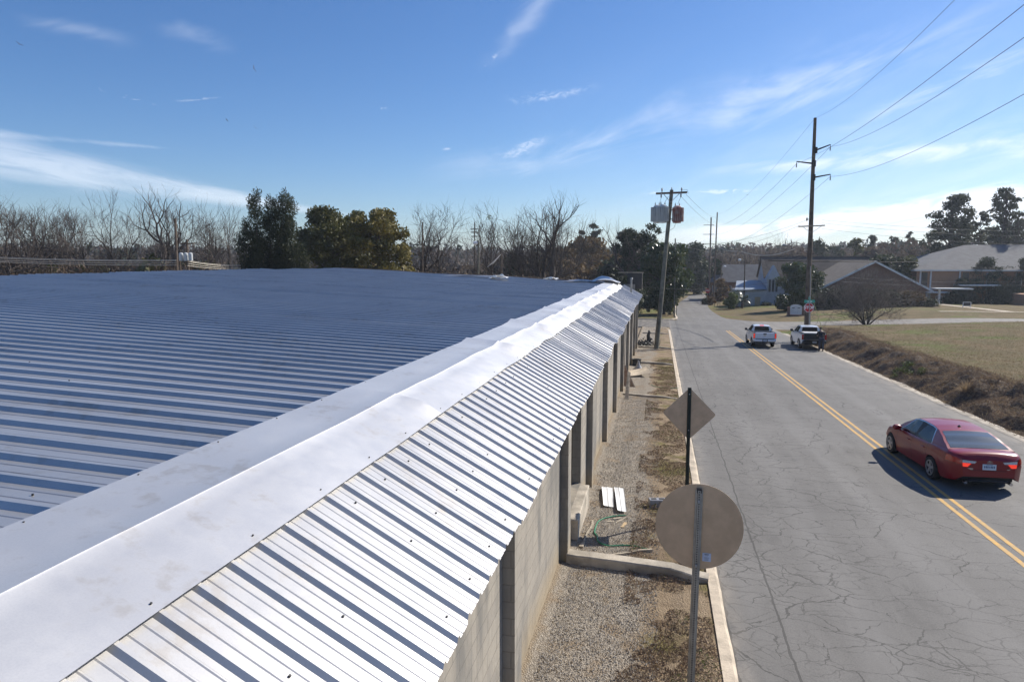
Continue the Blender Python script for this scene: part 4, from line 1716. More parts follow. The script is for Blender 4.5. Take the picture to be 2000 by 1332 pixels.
GC = 'pale cables above the left roof edge'
for k, (y0, y1, y2) in enumerate(((503, 510, 518), (507, 514, 521), (510, 518, 523), (501, 508, 516))):
    nm = ('second', 'third', 'lowest', 'topmost')[k]
    wire(at(-60, y0 - 1, 52), at(344, y1, 52), .12, .022, 'cable_pale', nm + ' pale cable running left from the poles past the roof edge', GC)
    wire(at(366, y1 + 1, 54), at(470, y2 + 2, 62), .12, .02, 'cable_pale', nm + ' pale cable running right from the poles into the dark cedar', GC)
for k, (x1, y1) in enumerate(((957, 518), (962, 516), (952, 522))):
    wire(at(978, 497, 76), at(x1, y1, 72), .02, .02, 'steel', ('middle', 'right', 'left')[k] + ' stay wire slanting left from the short dark pole', 'stay wires of the short pole')

# ------------------------------------------------------------------ vegetation
M['bark'] = pbr('bark', (.075, .058, .047), .95, 0, .3, 3, .4, 20)
M['twig'] = pbr('twigs', (.085, .067, .055), .95, 0, .3, 3)
M['twig_pale'] = pbr('pale_twigs', (.20, .165, .135), .95, 0, .25, 3)
M['leaf_cedar'] = leafmat('cedar_foliage', (.020, .028, .012), (.045, .052, .020), .7)
M['leaf_olive'] = leafmat('olive_foliage', (.120, .115, .030), (.075, .080, .028), .55)
M['leaf_yellow'] = leafmat('yellow_green_foliage', (.190, .150, .030), (.115, .105, .030), .55)
M['leaf_mag'] = leafmat('magnolia_foliage', (.045, .070, .020), (.085, .100, .035), .26, spec=.6)
M['leaf_dark'] = leafmat('dark_evergreen_foliage', (.028, .040, .018), (.050, .062, .025), .6)
M['leaf_pine'] = leafmat('pine_foliage', (.040, .052, .026), (.066, .072, .036), .7)
M['leaf_green'] = leafmat('green_weeds', (.075, .115, .020), (.12, .15, .035), .6)
M['leaf_rust'] = leafmat('rusty_foliage', (.19, .115, .045), (.12, .085, .04), .8)
M['wood_far'] = leafmat('bare_wood_crowns', (.120, .096, .078), (.165, .130, .100), .95)
M['wood_far2'] = leafmat('bare_wood_crowns_brown', (.095, .070, .052), (.135, .098, .070), .95)


def grow(mb, tw, p, d, L, r, lvl, rr, P):
    n = 4 if lvl < 4 else 3
    pts = [p]; dd = d.copy(); shoots=[]
    for i in range(n):
        k = Vector((rr.gauss(0,1), rr.gauss(0,1), rr.gauss(0,.7))) * P['wob']
        dd = (dd + k + Vector((0,0,P['up'] * (1 if lvl > 0 else .2)))).normalized()
        pts.append(pts[-1] + dd * (L / n))
    r1 = max(P['minr'], r * .72)
    rad_ = [r + (r1 - r) * i / n for i in range(n + 1)]
    (mb if lvl < 2 else tw).path(pts, rad_, 6 if lvl < 2 else (4 if lvl < 4 else 3), caps=False)
    if lvl >= P['maxl']:
        for _ in range(P['fine']):
            q = pts[rr.randint(1, n)]
            e = (dd + Vector((rr.uniform(-1, 1), rr.uniform(-1, 1), rr.uniform(-.6, .8)))*.9).normalized()
            m_ = q + e * L * .5
            tw.path([q, m_, m_ + (e + Vector((rr.uniform(-.6,.6), rr.uniform(-.6,.6), .15))).normalized() * L * .5], [P['minr']*.7, P['minr']*.55, P['minr']*.4], 3, caps=False)
        return
    k = 2 if rr.random() < P.get('p2',.7) else 3
    a0 = rr.uniform(0, 2*pi)
    for i in range(k):
        a = a0 + 2*pi*i/k + rr.uniform(-.4,.4)
        side = dd.cross(Vector((cos(a), sin(a), .2))).normalized()
        sp = P['spread'] * (rr.uniform(.35,.7) if i == 0 else rr.uniform(.9,1.5))
        nd = (dd * cos(sp) + side * sin(sp)).normalized()
        grow(mb, tw, pts[-1], nd, L * rr.uniform(.70, .95), r1 * (rr.uniform(.82,.95) if i == 0 else rr.uniform(.55,.75)), lvl+1, rr, P)
    if lvl > 0:
        for _ in range(2 if lvl < 4 else 1):
            a = rr.uniform(0, 2*pi)
            side = dd.cross(Vector((cos(a), sin(a), .3))).normalized()
            nd = (dd*.45 + side).normalized()
            grow(mb, tw, pts[rr.randint(1, n-1)], nd, L*.55, r*.32, min(P['maxl'], lvl + 2), rr, P)



def bare_tree(seed, h, label, grp, spread=.62, up=.10, maxl=6, r=.66, lean=0.0, name='bare_tree', twig='twig', fine=2, stems=1, minr=.017, first=.24, trunkm='bark', wob=.18, p2=.7):
    rr = random.Random(seed)
    P = dict(spread=spread, up=up, wob=wob, maxl=maxl, fine=fine, minr=minr, p2=p2)
    t = thing(name, (0, 0, 0), label, 'tree', grp)
    mb, tw = MB(), MB()
    if stems == 1:
        grow(mb, tw, Vector((0, 0, -.3)), Vector((lean, rr.uniform(-.05, .05), 1)).normalized(), h * first, r, 0, rr, P)
    else:
        for k in range(stems):
            a = 2 * pi * k / stems + rr.uniform(-.4, .4)
            q = rr.uniform(.25, .7)
            grow(mb, tw, Vector((cos(a) * .12, sin(a) * .12, -.2)), Vector((cos(a) * q, sin(a) * q, 1)).normalized(), h * first, r, 1, rr, P)
    zmax = max(v[2] for v in tw.v)
    s_ = h / zmax
    for m_ in (mb, tw):
        m_.v = [(a * s_, b * s_, c * s_) for a, b, c in m_.v]
    mb.build('trunk', M[trunkm], t, recalc=False, smooth_='all')
    tw.build('branches', M[twig], t, recalc=False)
    return t


def place(t, loc, rz=0, s=1.0, label=None, sx=None):
    t.location = loc
    t.rotation_euler = (0, 0, rz)
    t.scale = (s * (sx or 1), s * (sx or 1), s)
    if label:
        t['label'] = label


# prototypes, then copies
G_L = 'leafless trees beyond the left side of the roof'
G_C = 'leafless trees beyond the middle of the roof'
protos = [bare_tree(sd_, 14, 'x', G_L, **kw) for sd_, kw in ((0, dict()), (5, dict(spread=.75, up=.16, wob=.14)), (8, dict(wob=.22, up=.14)), (9, dict(spread=.5, up=.08, wob=.2)), (12, dict(p2=.5, spread=.7, up=.2, maxl=5, fine=4)), (31, dict(spread=.68, up=.12, wob=.2, r=.38)), (44, dict(spread=.6, up=.18, wob=.16)))]
used = set()


def put_bare(k, px, ytop, depth, label, grp, rz, sx=1.0):
    b = at(px, 560, depth)
    b.z = gz(b.x, b.y)
    h = (H + (510 - ytop) / 1333.3 * depth - b.z) * 1.05
    if k not in used:
        used.add(k)
        t = protos[k]
    else:
        t = copy_tree(protos[k])
    t['group'] = grp
    place(t, b, rz, h / 14, label, sx)


left_tr = [(0, -6, 362, 80, 'big leafless tree cut by the left edge of the photo', 1.1),
           (1, 68, 386, 84, 'leafless tree with an upright crown, second from the left edge', 1.0),
           (2, 112, 412, 96, 'low wide leafless tree leaning right, third from the left edge', 1.0),
           (3, 152, 408, 100, 'thin leafless tree behind the low wide one, fourth from the left edge', .9),
           (5, 190, 398, 88, 'dense twiggy leafless tree, fifth from the left edge', 1.0),
           (6, 222, 376, 90, 'tall leafless tree with a narrow vase crown, sixth from the left edge', .95),
           (4, 275, 372, 88, 'tallest forked leafless tree left of the dark pole', 1.0),
           (1, 320, 430, 92, 'short leafless tree right behind the dark pole', .8),
           (5, 382, 388, 92, 'leafless tree with a round open crown between the poles and the cedar', .9),
           (3, 430, 418, 110, 'small leafless tree, second left of the dark cedar', .9),
           (6, 452, 402, 100, 'leafless tree touching the left side of the dark cedar', .9)]
for i, (k, px, yt, dp, lab, sx) in enumerate(left_tr):
    put_bare(k, px, yt, dp, lab, G_L, i * 1.37, sx)
cen_tr = [(3, 812, 400, 84, 'leafless tree leaning out from behind the yellow green tree', .9),
          (5, 872, 398, 86, 'leafless tree with wide reaching limbs right of the slender pole', 1.1),
          (6, 958, 398, 86, 'leafless tree with a mistletoe ball behind the pale wooden pole', 1.0),
          (2, 1012, 432, 92, 'lower leafless tree between two taller ones in the middle', .9),
          (4, 1042, 378, 90, 'tallest leafless tree in the middle of the skyline', .95),
          (0, 1092, 404, 94, 'leafless tree with a full crown just right of the tallest one', .95)]
for i, (k, px, yt, dp, lab, sx) in enumerate(cen_tr):
    put_bare(k, px, yt, dp, lab, G_C, i * 2.1 + .5, sx)

rng = np.random.default_rng(12)
PERMUL = 1.0


def clump_cloud(clumps, per, rng, flat=1.0):
    """clumps: (x,y,z,r); points spread in shells so that the inside is airy"""
    out = []
    for (x, y, z, r) in clumps:
        n = int(per * PERMUL * r * r)
        d = rng.normal(size=(n, 3))
        d /= np.linalg.norm(d, axis=1)[:, None]
        rad_ = r * (rng.random(n) ** .45)
        rad_ = rad_ * (1 + .16 * np.abs(rng.normal(size=n)))
        p = d * rad_[:, None]
        p[:, 2] *= flat
        out.append(p + np.array([x, y, z]))
    return np.concatenate(out)


def ev_tree(name, loc, h, w, mat, label, cat='tree', grp=None, seed=1, per=55, leaf=.22, nclump=26, cr=.22, bottom=.2, shape='round', trunk_r=.22, aspect=.6, flat=.8, limbs=True, up=0.0):
    rg = np.random.default_rng(seed)
    rr = random.Random(seed)
    t = thing(name, loc, label, cat, grp)
    cl = []
    for k in range(nclump):
        u = (k + rr.random()) / nclump
        z = h * (bottom + (1 - bottom) * u)
        if shape == 'round':
            e = (1 - max(0, (u - .62) / .38) ** 2 * .72) * min(1, .62 + u)
        elif shape == 'cone':
            e = (1 - u) ** .6 + .25
        elif shape == 'column':
            e = (1 - u ** 3) * .9 + .15
        else:                                   # pine: sparse top-heavy
            e = .35 + .65 * sin(pi * min(1, u * .95 + .05))
        a = rr.uniform(0, 2 * pi)
        q = w / 2 * e * sqrt(rr.uniform(.05, 1)) * .85
        r = cr * w * rr.uniform(.6, 1.2)
        cl.append((q * cos(a), q * sin(a), min(z, h - r * flat * .7), r))
    P = clump_cloud(cl, per * 4.2, rg, flat)
    leaf = leaf * 1.1
    zz = P[:, 2] > .1
    P = P[zz]
    V = leaf_quads(P, leaf * rg.uniform(.6, 1.3, len(P)), rg, aspect, up)
    quads_obj('crown', V, M[mat], t)
    mb = MB()
    mb.path([(0, 0, -.3), (.05, 0, h * .3), (-.04, .05, h * .6), (0, 0, h * .9)], [trunk_r, trunk_r * .75, trunk_r * .45, trunk_r * .12], 8)
    if limbs:
        for (x, y, z, r) in cl:
            zb = max(h * .12, z - .35 * sqrt(x * x + y * y) - h * .08)
            mb.path([(0, 0, zb), (x * .5, y * .5, (zb + z) / 2 - .1), (x, y, z)], [trunk_r * .32, trunk_r * .2, trunk_r * .06], 4, caps=False)
    mb.build('trunk', M['bark'], t, smooth_='all', recalc=False)
    return t


def ground_at(px, depth, py=560):
    b = at(px, py, depth)
    b.z = gz(b.x, b.y)
    return b


def ev_px(name, px, ytop, width_px, depth, mat, label, **kw):
    b = ground_at(px, depth)
    h = H + (510 - ytop) / 1333.3 * depth - b.z
    w = width_px / 1333.3 * depth
    return ev_tree(name, b, h, w, mat, label, **kw)


# dark cedar group
G_E = 'evergreen trees beyond the metal roof'
b = ground_at(532, 64)
t = thing('cedar_tree', b, 'dark dense many-topped cedar rising behind the roof', 'tree', G_E)
cl = []
rr = random.Random(4)
for (px, yt, wp) in ((492, 386, 46), (508, 376, 50), (530, 392, 58), (546, 394, 52), (562, 378, 54), (577, 392, 48), (540, 420, 112), (482, 448, 54), (505, 460, 84), (575, 430, 60)):
    x0 = (px - 532) / 1333.3 * 64
    zt = H + (510 - yt) / 1333.3 * 64 - b.z
    w = wp / 1333.3 * 64 / 2
    n = 22
    for k in range(n):
        u = k / (n - 1)
        z = zt * (.06 + .92 * u)
        e = w * (1 - u ** 4 * .85)
        a = rr.uniform(0, 2 * pi)
        cl.append((x0 + e * .65 * cos(a), e * .8 * sin(a) + rr.uniform(-.4, .4), z, .80 * rr.uniform(.7, 1.2) * (1 - .35 * u)))
P = clump_cloud(cl, 900, rng, 1.25)
V = leaf_quads(P, .12 * rng.uniform(.6, 1.4, len(P)), rng, .35, 1.2)
quads_obj('crown', V, M['leaf_cedar'], t)
mb = MB()
for dx in (-1.4, 0, 1.2):
    mb.path([(dx * .4, 0, -.3), (dx, 0, 5), (dx, 0, 10)], [.25, .16, .04], 7)
mb.build('trunk', M['bark'], t)

ev_px('evergreen_oak', 640, 410, 150, 76, 'leaf_olive', 'olive green broadleaf tree right beside the dark cedar', grp=G_E, seed=21, per=70, leaf=.19, nclump=74, cr=.125, bottom=.04, trunk_r=.22)
ev_px('evergreen_oak', 742, 414, 136, 74, 'leaf_yellow', 'yellow green broadleaf tree, rightmost of the evergreens beyond the roof', grp=G_E, seed=33, per=80, leaf=.19, nclump=74, cr=.13, bottom=.02, trunk_r=.2)
ev_px('evergreen_oak', 692, 416, 110, 79, 'leaf_olive', 'olive tree wedged between the two broader evergreens', grp=G_E, seed=35, per=60, leaf=.2, nclump=50, cr=.15, bottom=.05, trunk_r=.2)
# mistletoe ball
b = at(954, 425, 86)
P = clump_cloud([(0, 0, 0, .35)], 700, rng)
o = quads_obj('mistletoe', leaf_quads(P, .08, rng), M['leaf_green'])
o.location = b
tag(o, 'small green mistletoe ball hanging in the bare tree', 'mistletoe')

# trees around the far left corner of the crossing
G_M = 'trees on the corner beyond the building'
ev_px('magnolia_tree', 1297, 478, 118, 101, 'leaf_mag', 'glossy magnolia spreading over the grass corner behind the leaning pole', grp=G_M, seed=41, per=75, leaf=.2, nclump=60, cr=.13, bottom=.12, trunk_r=.3)
ev_px('magnolia_tree', 1232, 452, 96, 112, 'leaf_dark', 'dark evergreen mass just beyond the end of the roof', grp=G_M, seed=43, per=70, leaf=.22, nclump=50, cr=.15, bottom=.05, trunk_r=.3)
ev_px('magnolia_tree', 1268, 440, 70, 108, 'leaf_dark', 'taller dark tree with ragged top left of the leaning pole', grp=G_M, seed=45, per=38, leaf=.2, nclump=34, cr=.12, bottom=.2, trunk_r=.25)
ev_px('shrub', 1230, 540, 60, 92, 'leaf_dark', 'dark shrub close behind the end of the warehouse', cat='shrub', seed=47, per=90, leaf=.16, nclump=16, cr=.2, bottom=.05, trunk_r=.05, limbs=False)
ev_px('shrub', 1306, 588, 22, 97, 'leaf_dark', 'small dark bush at the foot of the slim grey pole', cat='shrub', seed=48, per=160, leaf=.1, nclump=9, cr=.25, bottom=.05, trunk_r=.03, limbs=False)
b = ground_at(1243, 110)
t = bare_tree(77, 15.5, 'leafless crown poking up left of the transformers above the dark trees', G_M, spread=.6, maxl=5)
place(t, b, 1.0, 1.0)
b = ground_at(1170, 150)
ev_px('autumn_tree', 1148, 468, 95, 150, 'leaf_rust', 'rust and olive tinted tree left of the dark evergreens', seed=51, per=14, leaf=.4, nclump=26, cr=.2, bottom=.1)
ev_px('autumn_tree', 1098, 488, 80, 140, 'leaf_rust', 'low rusty brown tree behind the far roof edge', seed=53, per=14, leaf=.4, nclump=20, cr=.2, bottom=.1)

# pines
G_P = 'pines on the skyline'
for i, (px, yt, wp, dp, lab) in enumerate(((1160, 440, 34, 190, 'small skyline pine with a flat top above the rusty trees'),
                                          (1132, 452, 30, 190, 'lower rounded pine left of the flat-topped one'),
                                          (1703, 461, 26, 210, 'first of three umbrella pines right of the tallest pole'),
                                          (1738, 463, 28, 205, 'second of three umbrella pines right of the tallest pole'),
                                          (1772, 454, 28, 200, 'third and tallest of three umbrella pines right of the tallest pole'),
                                          (1608, 480, 24, 230, 'small dark pine just right of the tallest pole'))):
    ev_px('pine_tree', px, yt, wp, dp, 'leaf_pine', lab, grp=G_P, seed=60 + i, per=22, leaf=.42, nclump=11, cr=.2, bottom=.62, shape='pine', trunk_r=.25, flat=.55)
ev_px('pine_tree', 1848, 384, 92, 150, 'leaf_pine', 'large pine with a layered crown behind the grey hip roof, left', grp='tall pines behind the brick building', seed=71, per=12, leaf=.30, nclump=100, cr=.125, bottom=.30, shape='pine', trunk_r=.42, flat=.5)
ev_px('pine_tree', 1953, 372, 76, 146, 'leaf_pine', 'large pine with a tall narrow crown behind the grey hip roof, right', grp='tall pines behind the brick building', seed=73, per=12, leaf=.30, nclump=90, cr=.13, bottom=.30, shape='pine', trunk_r=.42, flat=.5)
ev_px('pine_tree', 1905, 415, 50, 156, 'leaf_pine', 'middle pine, lowest of the large ones behind the grey hip roof', grp='tall pines behind the brick building', seed=75, per=26, leaf=.34, nclump=26, cr=.13, bottom=.35, shape='pine', trunk_r=.3, flat=.5)
ev_px('pine_tree', 2010, 372, 60, 140, 'leaf_pine', 'large pine cut by the right edge of the photo', grp='tall pines behind the brick building', seed=77, per=26, leaf=.34, nclump=34, cr=.12, bottom=.35, shape='pine', trunk_r=.4, flat=.5)
t = bare_tree(91, 20, 'leafless tree reaching over the tall pines at the right', None, spread=.55, maxl=5, r=.4)
place(t, ground_at(1985, 136), .6, 1.0)
t = bare_tree(95, 13.5, 'spindly leafless tree just left of the tallest pole', None, spread=.4, maxl=4, r=.15)
place(t, ground_at(1560, 128), .6, 1.0)
for i, (px, yt, wp, dp, mt, lab) in enumerate(((1822, 452, 70, 158, 'leaf_dark', 'dark full tree left of the large layered pine'), (1880, 440, 70, 160, 'leaf_dark', 'dark full tree between the two largest pines'),
                                              (1985, 430, 80, 158, 'leaf_dark', 'dark full tree behind the right end of the grey hip roof'), (1930, 446, 60, 160, 'leaf_olive', 'olive full tree low behind the grey hip roof ridge'))):
    ev_px('evergreen_oak', px, yt, wp, dp, mt, lab, grp='full trees behind the grey hip roof', seed=200 + i, per=9, leaf=.36, nclump=44, cr=.15, bottom=.15, flat=.7)
# round green tree on the skyline
ev_px('evergreen_oak', 1668, 468, 50, 190, 'leaf_olive', 'round olive green tree on the skyline above the brown roof', seed=79, per=14, leaf=.45, nclump=18, cr=.2, bottom=.1)
ev_px('evergreen_oak', 1735, 500, 80, 128, 'leaf_dark', 'dark bushy trees between the two brick buildings', seed=81, per=26, leaf=.3, nclump=26, cr=.18, bottom=.05)
ev_px('evergreen_oak', 1772, 503, 60, 127, 'leaf_olive', 'lighter bushy tree left of the tan brick building', seed=83, per=30, leaf=.28, nclump=20, cr=.2, bottom=.05)

# bush and hedges in front of the church and brown brick building
ev_px('holly_bush', 1558, 516, 88, 104, 'leaf_mag', 'big round evergreen bush in front of the church', cat='bush', seed=85, per=110, leaf=.17, nclump=46, cr=.15, bottom=.03, trunk_r=.15)
G_H = 'dark hedge shrubs below the brown brick building'
for i, (px, yt, wp, mt, lab) in enumerate(((1612, 566, 44, 'leaf_dark', 'dark hedge shrub right of the big round bush'), (1648, 560, 46, 'leaf_dark', 'dark hedge shrub left of the bare myrtle trunk'),
                                      (1700, 566, 48, 'leaf_dark', 'dark hedge shrub hidden behind the bare myrtle'), (1742, 568, 48, 'leaf_dark', 'dark hedge shrub right of the bare myrtle'),
                                      (1778, 570, 46, 'leaf_rust', 'reddish brown hedge shrub near the building corner'), (1812, 584, 34, 'leaf_dark', 'small clipped dark shrub at the right end of the hedge'))):
    ev_px('hedge_shrub', px, yt, wp * 1.15, 105, mt, lab, cat='shrub', grp=G_H, seed=100 + i, per=110, leaf=.14, nclump=20, cr=.2, bottom=.03, trunk_r=.05, limbs=False)
G_J = 'dark junipers in front of the tan brick building'
for i, (px, yt, wp, dp, lab) in enumerate(((1884, 545, 30, 121, 'low juniper left of the tall one by the flat canopy'), (1920, 505, 34, 122, 'tall juniper rising above the flat canopy'), (1946, 522, 30, 122, 'second tall juniper, right of the tallest'),
                                          (1968, 522, 26, 122, 'third tall juniper near the photo edge'), (1996, 506, 26, 120, 'juniper cut by the right edge of the photo'), (1962, 560, 44, 119, 'low spreading juniper below the tall ones'),
                                          (1868, 572, 28, 120, 'lowest juniper beside the canopy post'))):
    ev_px('juniper', px, yt, wp * 1.5, dp, 'leaf_dark', lab, cat='shrub', grp=G_J, seed=120 + i, per=90, leaf=.16, nclump=26, cr=.2, bottom=.03, trunk_r=.08, shape='cone', limbs=False, up=1.0, aspect=.35)
# bare crape myrtle in the field
b = gp(1692, 634)
t = bare_tree(141, 7.0, 'broad leafless crape myrtle with a thick dark stem in the field', None, spread=.55, up=.10, maxl=6, r=.10, stems=8, twig='twig_pale', fine=5, minr=.008, first=.26, p2=.5, name='crape_myrtle')
place(t, b, .3, 1.0, sx=1.15)
P = clump_cloud([(0, 0, .5, .35), (0, 0, 1.0, .33), (.05, 0, 1.5, .34), (0, 0, 2.0, .38)], 900, rng, 1.2)
quads_obj('vines', leaf_quads(P, .07, rng), M['leaf_dark'], t)


# palms and small shrubs near the church annex
def palm(px, ytop, depth, label, seed):
    b = ground_at(px, depth)
    h = H + (510 - ytop) / 1333.3 * depth - b.z
    rr = random.Random(seed)
    t = thing('palm', b, label, 'palm', 'small palms on the church lawn')
    mb = MB()
    th = h * .45
    mb.path([(0, 0, -.2), (.03, 0, th * .5), (0, 0, th)], [.22, .18, .15], 8)
    mb.build('trunk', M['bark'], t)
    Q = []
    for k in range(24):
        a = rr.uniform(0, 2 * pi)
        el = rr.uniform(-.2, 1.3)
        L = h * .5 * rr.uniform(.8, 1.1)
        p = Vector((0, 0, th))
        d = Vector((cos(a) * cos(el), sin(a) * cos(el), sin(el)))
        side = d.cross(Vector((0, 0, 1))).normalized()
        n = 9
        for i in range(n):
            q = p + d * (L / n)
            d = (d + Vector((0, 0, -.13))).normalized()
            for s_ in (-1, 1):
                w = .42 * sin(pi * (i + 1) / (n + 1.5)) + .06
                tip = p + side * s_ * w + d * .22 + Vector((0, 0, -.08))
                Q.append([tuple(p), tuple(p + d * .09), tuple(tip + d * .03), tuple(tip)])
            p = q
    quads_obj('fronds', np.array(Q), M['leaf_mag'], t)
    return t


palm(1440, 556, 122, 'taller small palm left of the white church annex', 1)
palm(1451, 566, 119, 'shorter small palm touching the dark lamp pole', 2)
ev_px('shrub', 1429, 572, 24, 118, 'leaf_green', 'round light green shrub left of the palms', cat='shrub', seed=150, per=150, leaf=.14, nclump=16, cr=.25, bottom=.05, trunk_r=.04, limbs=False)
ev_px('shrub', 1382, 583, 22, 140, 'leaf_dark', 'low dark bush at the street corner by the far stop sign', cat='shrub', seed=151, per=90, leaf=.18, nclump=10, cr=.25, bottom=.05, trunk_r=.04, limbs=False)
ev_px('shrub', 1391, 580, 16, 138, 'leaf_rust', 'low brown bush right of the dark bush by the far stop sign', cat='shrub', seed=152, per=90, leaf=.18, nclump=8, cr=.25, bottom=.05, trunk_r=.04, limbs=False)
ev_px('cedar_tree', 1397, 505, 32, 160, 'leaf_dark', 'dark narrow evergreen behind the close pair of poles', seed=153, per=40, leaf=.28, nclump=26, cr=.22, bottom=.04, shape='column')
ev_px('shrub', 1408, 546, 34, 152, 'leaf_rust', 'brown bare shrubbery behind the small far pole', cat='shrub', seed=154, per=30, leaf=.3, nclump=14, cr=.2, bottom=.04, limbs=False)
ev_px('shrub', 1500, 592, 24, 124, 'leaf_dark', 'dark shrub at the foot of the church tower', cat='shrub', seed=155, per=120, leaf=.15, nclump=10, cr=.22, bottom=.04, trunk_r=.04, limbs=False)
ev_px('evergreen_oak', 1355, 478, 60, 190, 'leaf_dark', 'distant dark tree closing the end of the street', seed=156, per=16, leaf=.4, nclump=24, cr=.2, bottom=.05)

# far woodland: nobody could count it
def woodland(name, n, az0, az1, d0, d1, h0, h1, seed, label, nq, q, mats, wts, asp=.3, crw=5.0):
    rg = np.random.default_rng(seed)
    Vs, Ms = [], []
    for i in range(n):
        az = radians(az0 + (az1 - az0) * (i + rg.random()) / n)
        d = rg.uniform(d0, d1)
        x, y = d * sin(az), d * cos(az)
        z = gz(x, y) if abs(x) < 2000 else 0
        h = rg.uniform(h0, h1)
        k = rg.choice(len(mats), p=wts)
        w = crw * rg.uniform(.6, 1.2)
        if k == 1:
            w *= .6
            h *= 1.12
        m = int(nq * (1.2 if k else 1))
        dd = rg.normal(size=(m, 3))
        dd /= np.linalg.norm(dd, axis=1)[:, None]
        rr_ = rg.random(m) ** .4
        P = dd * rr_[:, None] * np.array([w, w, h * .46]) + np.array([0, 0, h * .52])
        P += rg.normal(0, .25, P.shape)
        P += np.array([x, y, z])
        Vs.append(leaf_quads(P, q * rg.uniform(.5, 1.3, m), rg, asp if k == 0 else .7, 1.5 if k == 0 else 0))
        Ms.append(np.full(m, k))
    o = quads_obj(name, np.concatenate(Vs), mats, None, np.concatenate(Ms))
    tag(o, label, 'woodland', kind='stuff')
    return o


woodland('woodland', 520, -56, 32, 330, 560, 11, 15.5, 1, 'far wooded ridge along the whole horizon', 110, 1.5, [M['wood_far'], M['leaf_pine'], M['wood_far2']], [.55, .22, .23], .35, 7.5)
woodland('woodland', 300, -56, -8, 120, 210, 6.0, 8.6, 2, 'brown leafless thicket between the left trees and the far ridge', 420, .75, [M['wood_far2'], M['leaf_dark'], M['wood_far']], [.6, .08, .32], .16, 4.2)
woodland('woodland', 190, -56, -22, 95, 125, 5.5, 7.5, 3, 'low brown and green undergrowth just past the roof at left', 420, .5, [M['wood_far2'], M['leaf_olive'], M['wood_far']], [.62, .14, .24], .16, 3.2)
woodland('woodland', 110, -10, 30, 200, 290, 10.5, 14, 4, 'leafless woods behind the church and brick buildings', 420, 1.0, [M['wood_far'], M['leaf_pine'], M['wood_far2']], [.62, .14, .24], .2, 5.5)
woodland('woodland', 70, -13, 1, 125, 185, 8, 12, 5, 'mixed brown woods left of the street beyond the crossing', 420, .7, [M['wood_far2'], M['leaf_dark'], M['leaf_rust']], [.5, .25, .25], .2, 4.0)

# ------------------------------------------------------------------ ground cover
def mound(x, y):
    """dead vine heaps on the roadside bank"""
    a = max(0, .5 + 1.1 * fbm(x, y, .55, 3, 12))
    return a * .55 * smooth(x, 12.15, 12.9) * (1 - smooth(x, 14.6, 16.2 + .6 * fbm(x, y, .3, 2, 2))) * (1 - smooth(y, 62, 68)) * (.75 + .25 * smooth(y, 60, 30))


Q, MI = [], []
step = .16
mxs = [12.05 + i * step for i in range(int(4.6 / step))]
y = 16.0
grid = []
while y < 69:
    grid.append([(xx, y, gz(xx, y) + mound(xx, y) * .85 - .03 + .05 * noise.noise(Vector((xx * 5, y * 5, 1)))) for xx in mxs])
    y += step * (1 if y < 40 else 2)
for i in range(len(grid) - 1):
    for j in range(len(mxs) - 1):
        Q.append([grid[i][j], grid[i][j + 1], grid[i + 1][j + 1], grid[i + 1][j]])
        MI.append(0)
V1 = np.array(Q)
rg = np.random.default_rng(77)
n = 120000
yy = 17 + (68 - 17) * rg.random(n) ** 1.6
xx = 12.0 + 4.4 * rg.random(n)
P, keep = [], []
for a, b_ in zip(xx, yy):
    m_ = mound(a, b_)
    if m_ < .03 and rg.random() > .35:
        continue
    P.append((a, b_, gz(a, b_) + m_ * (.75 + .35 * rg.random()) + .02))
P = np.array(P)
V2 = leaf_quads(P, rg.uniform(.05, .16, len(P)), rg, .07, .2)
mi2 = rg.choice([1, 2, 3], len(P), p=[.42, .28, .30])
M['weed_base'] = pbr('dead_weed_mat', (.12, .088, .062), .98, 0, .4, 6, .8, 30)
M['weed1'] = leafmat('dead_weed_stems', (.17, .12, .082), (.24, .17, .115), .95)
M['weed2'] = leafmat('purple_brown_stems', (.13, .09, .072), (.18, .13, .10), .95)
M['weed3'] = leafmat('straw_stems', (.34, .25, .15), (.42, .31, .18), .95)
o = quads_obj('weeds', np.concatenate([V1, V2]), [M['weed_base'], M['weed1'], M['weed2'], M['weed3']], None, np.concatenate([np.zeros(len(V1)), mi2]))
tag(o, 'tangled brown dead weeds and vines covering the roadside bank', 'weeds', kind='stuff')
# green patches in the bank
cl = []
for (cx, cy, r_, k) in ((13.6, 23.5, .9, 26), (13.1, 25.5, .7, 12), (14.2, 21.5, .9, 20), (13.0, 39.5, .5, 8), (12.9, 20.5, .5, 8)):
    for _ in range(k):
        a, q = R.uniform(0, 6.28), r_ * sqrt(R.random()) * 1.3
        x_, y_ = cx + q * cos(a), cy + q * 1.6 * sin(a)
        cl.append((x_, y_, gz(x_, y_) + mound(x_, y_) + .05, R.uniform(.15, .3)))
P = clump_cloud(cl, 2600, rng, .7)
o = quads_obj('green_weeds', leaf_quads(P, rng.uniform(.02, .06, len(P)), rng, .45), M['leaf_green'])
tag(o, 'patches of fresh green weeds among the dead vines', 'weeds', kind='stuff')
# straw clump
t = thing('straw_clump', (13.0, 32.4, gz(13, 32.4) + mound(13, 32.4) * .5), 'straw coloured grass clump fanning out of the bank', 'grass clump')
Q = []
for k in range(160):
    a = R.uniform(0, 2 * pi)
    el = R.uniform(.35, 1.3)
    L = R.uniform(.5, 1.0)
    d = Vector((cos(a) * cos(el), sin(a) * cos(el), sin(el)))
    s_ = d.cross(Vector((0, 0, 1))).normalized() * .008
    p1 = d * L * .6
    p2 = p1 + (d + Vector((0, 0, -.5))).normalized() * L * .4
    Q.append([tuple(-s_), tuple(s_), tuple(p1 + s_), tuple(p1 - s_)])
    Q.append([tuple(p1 - s_), tuple(p1 + s_), tuple(p2), tuple(p2)])
quads_obj('blades', np.array(Q), M['weed3'], t)

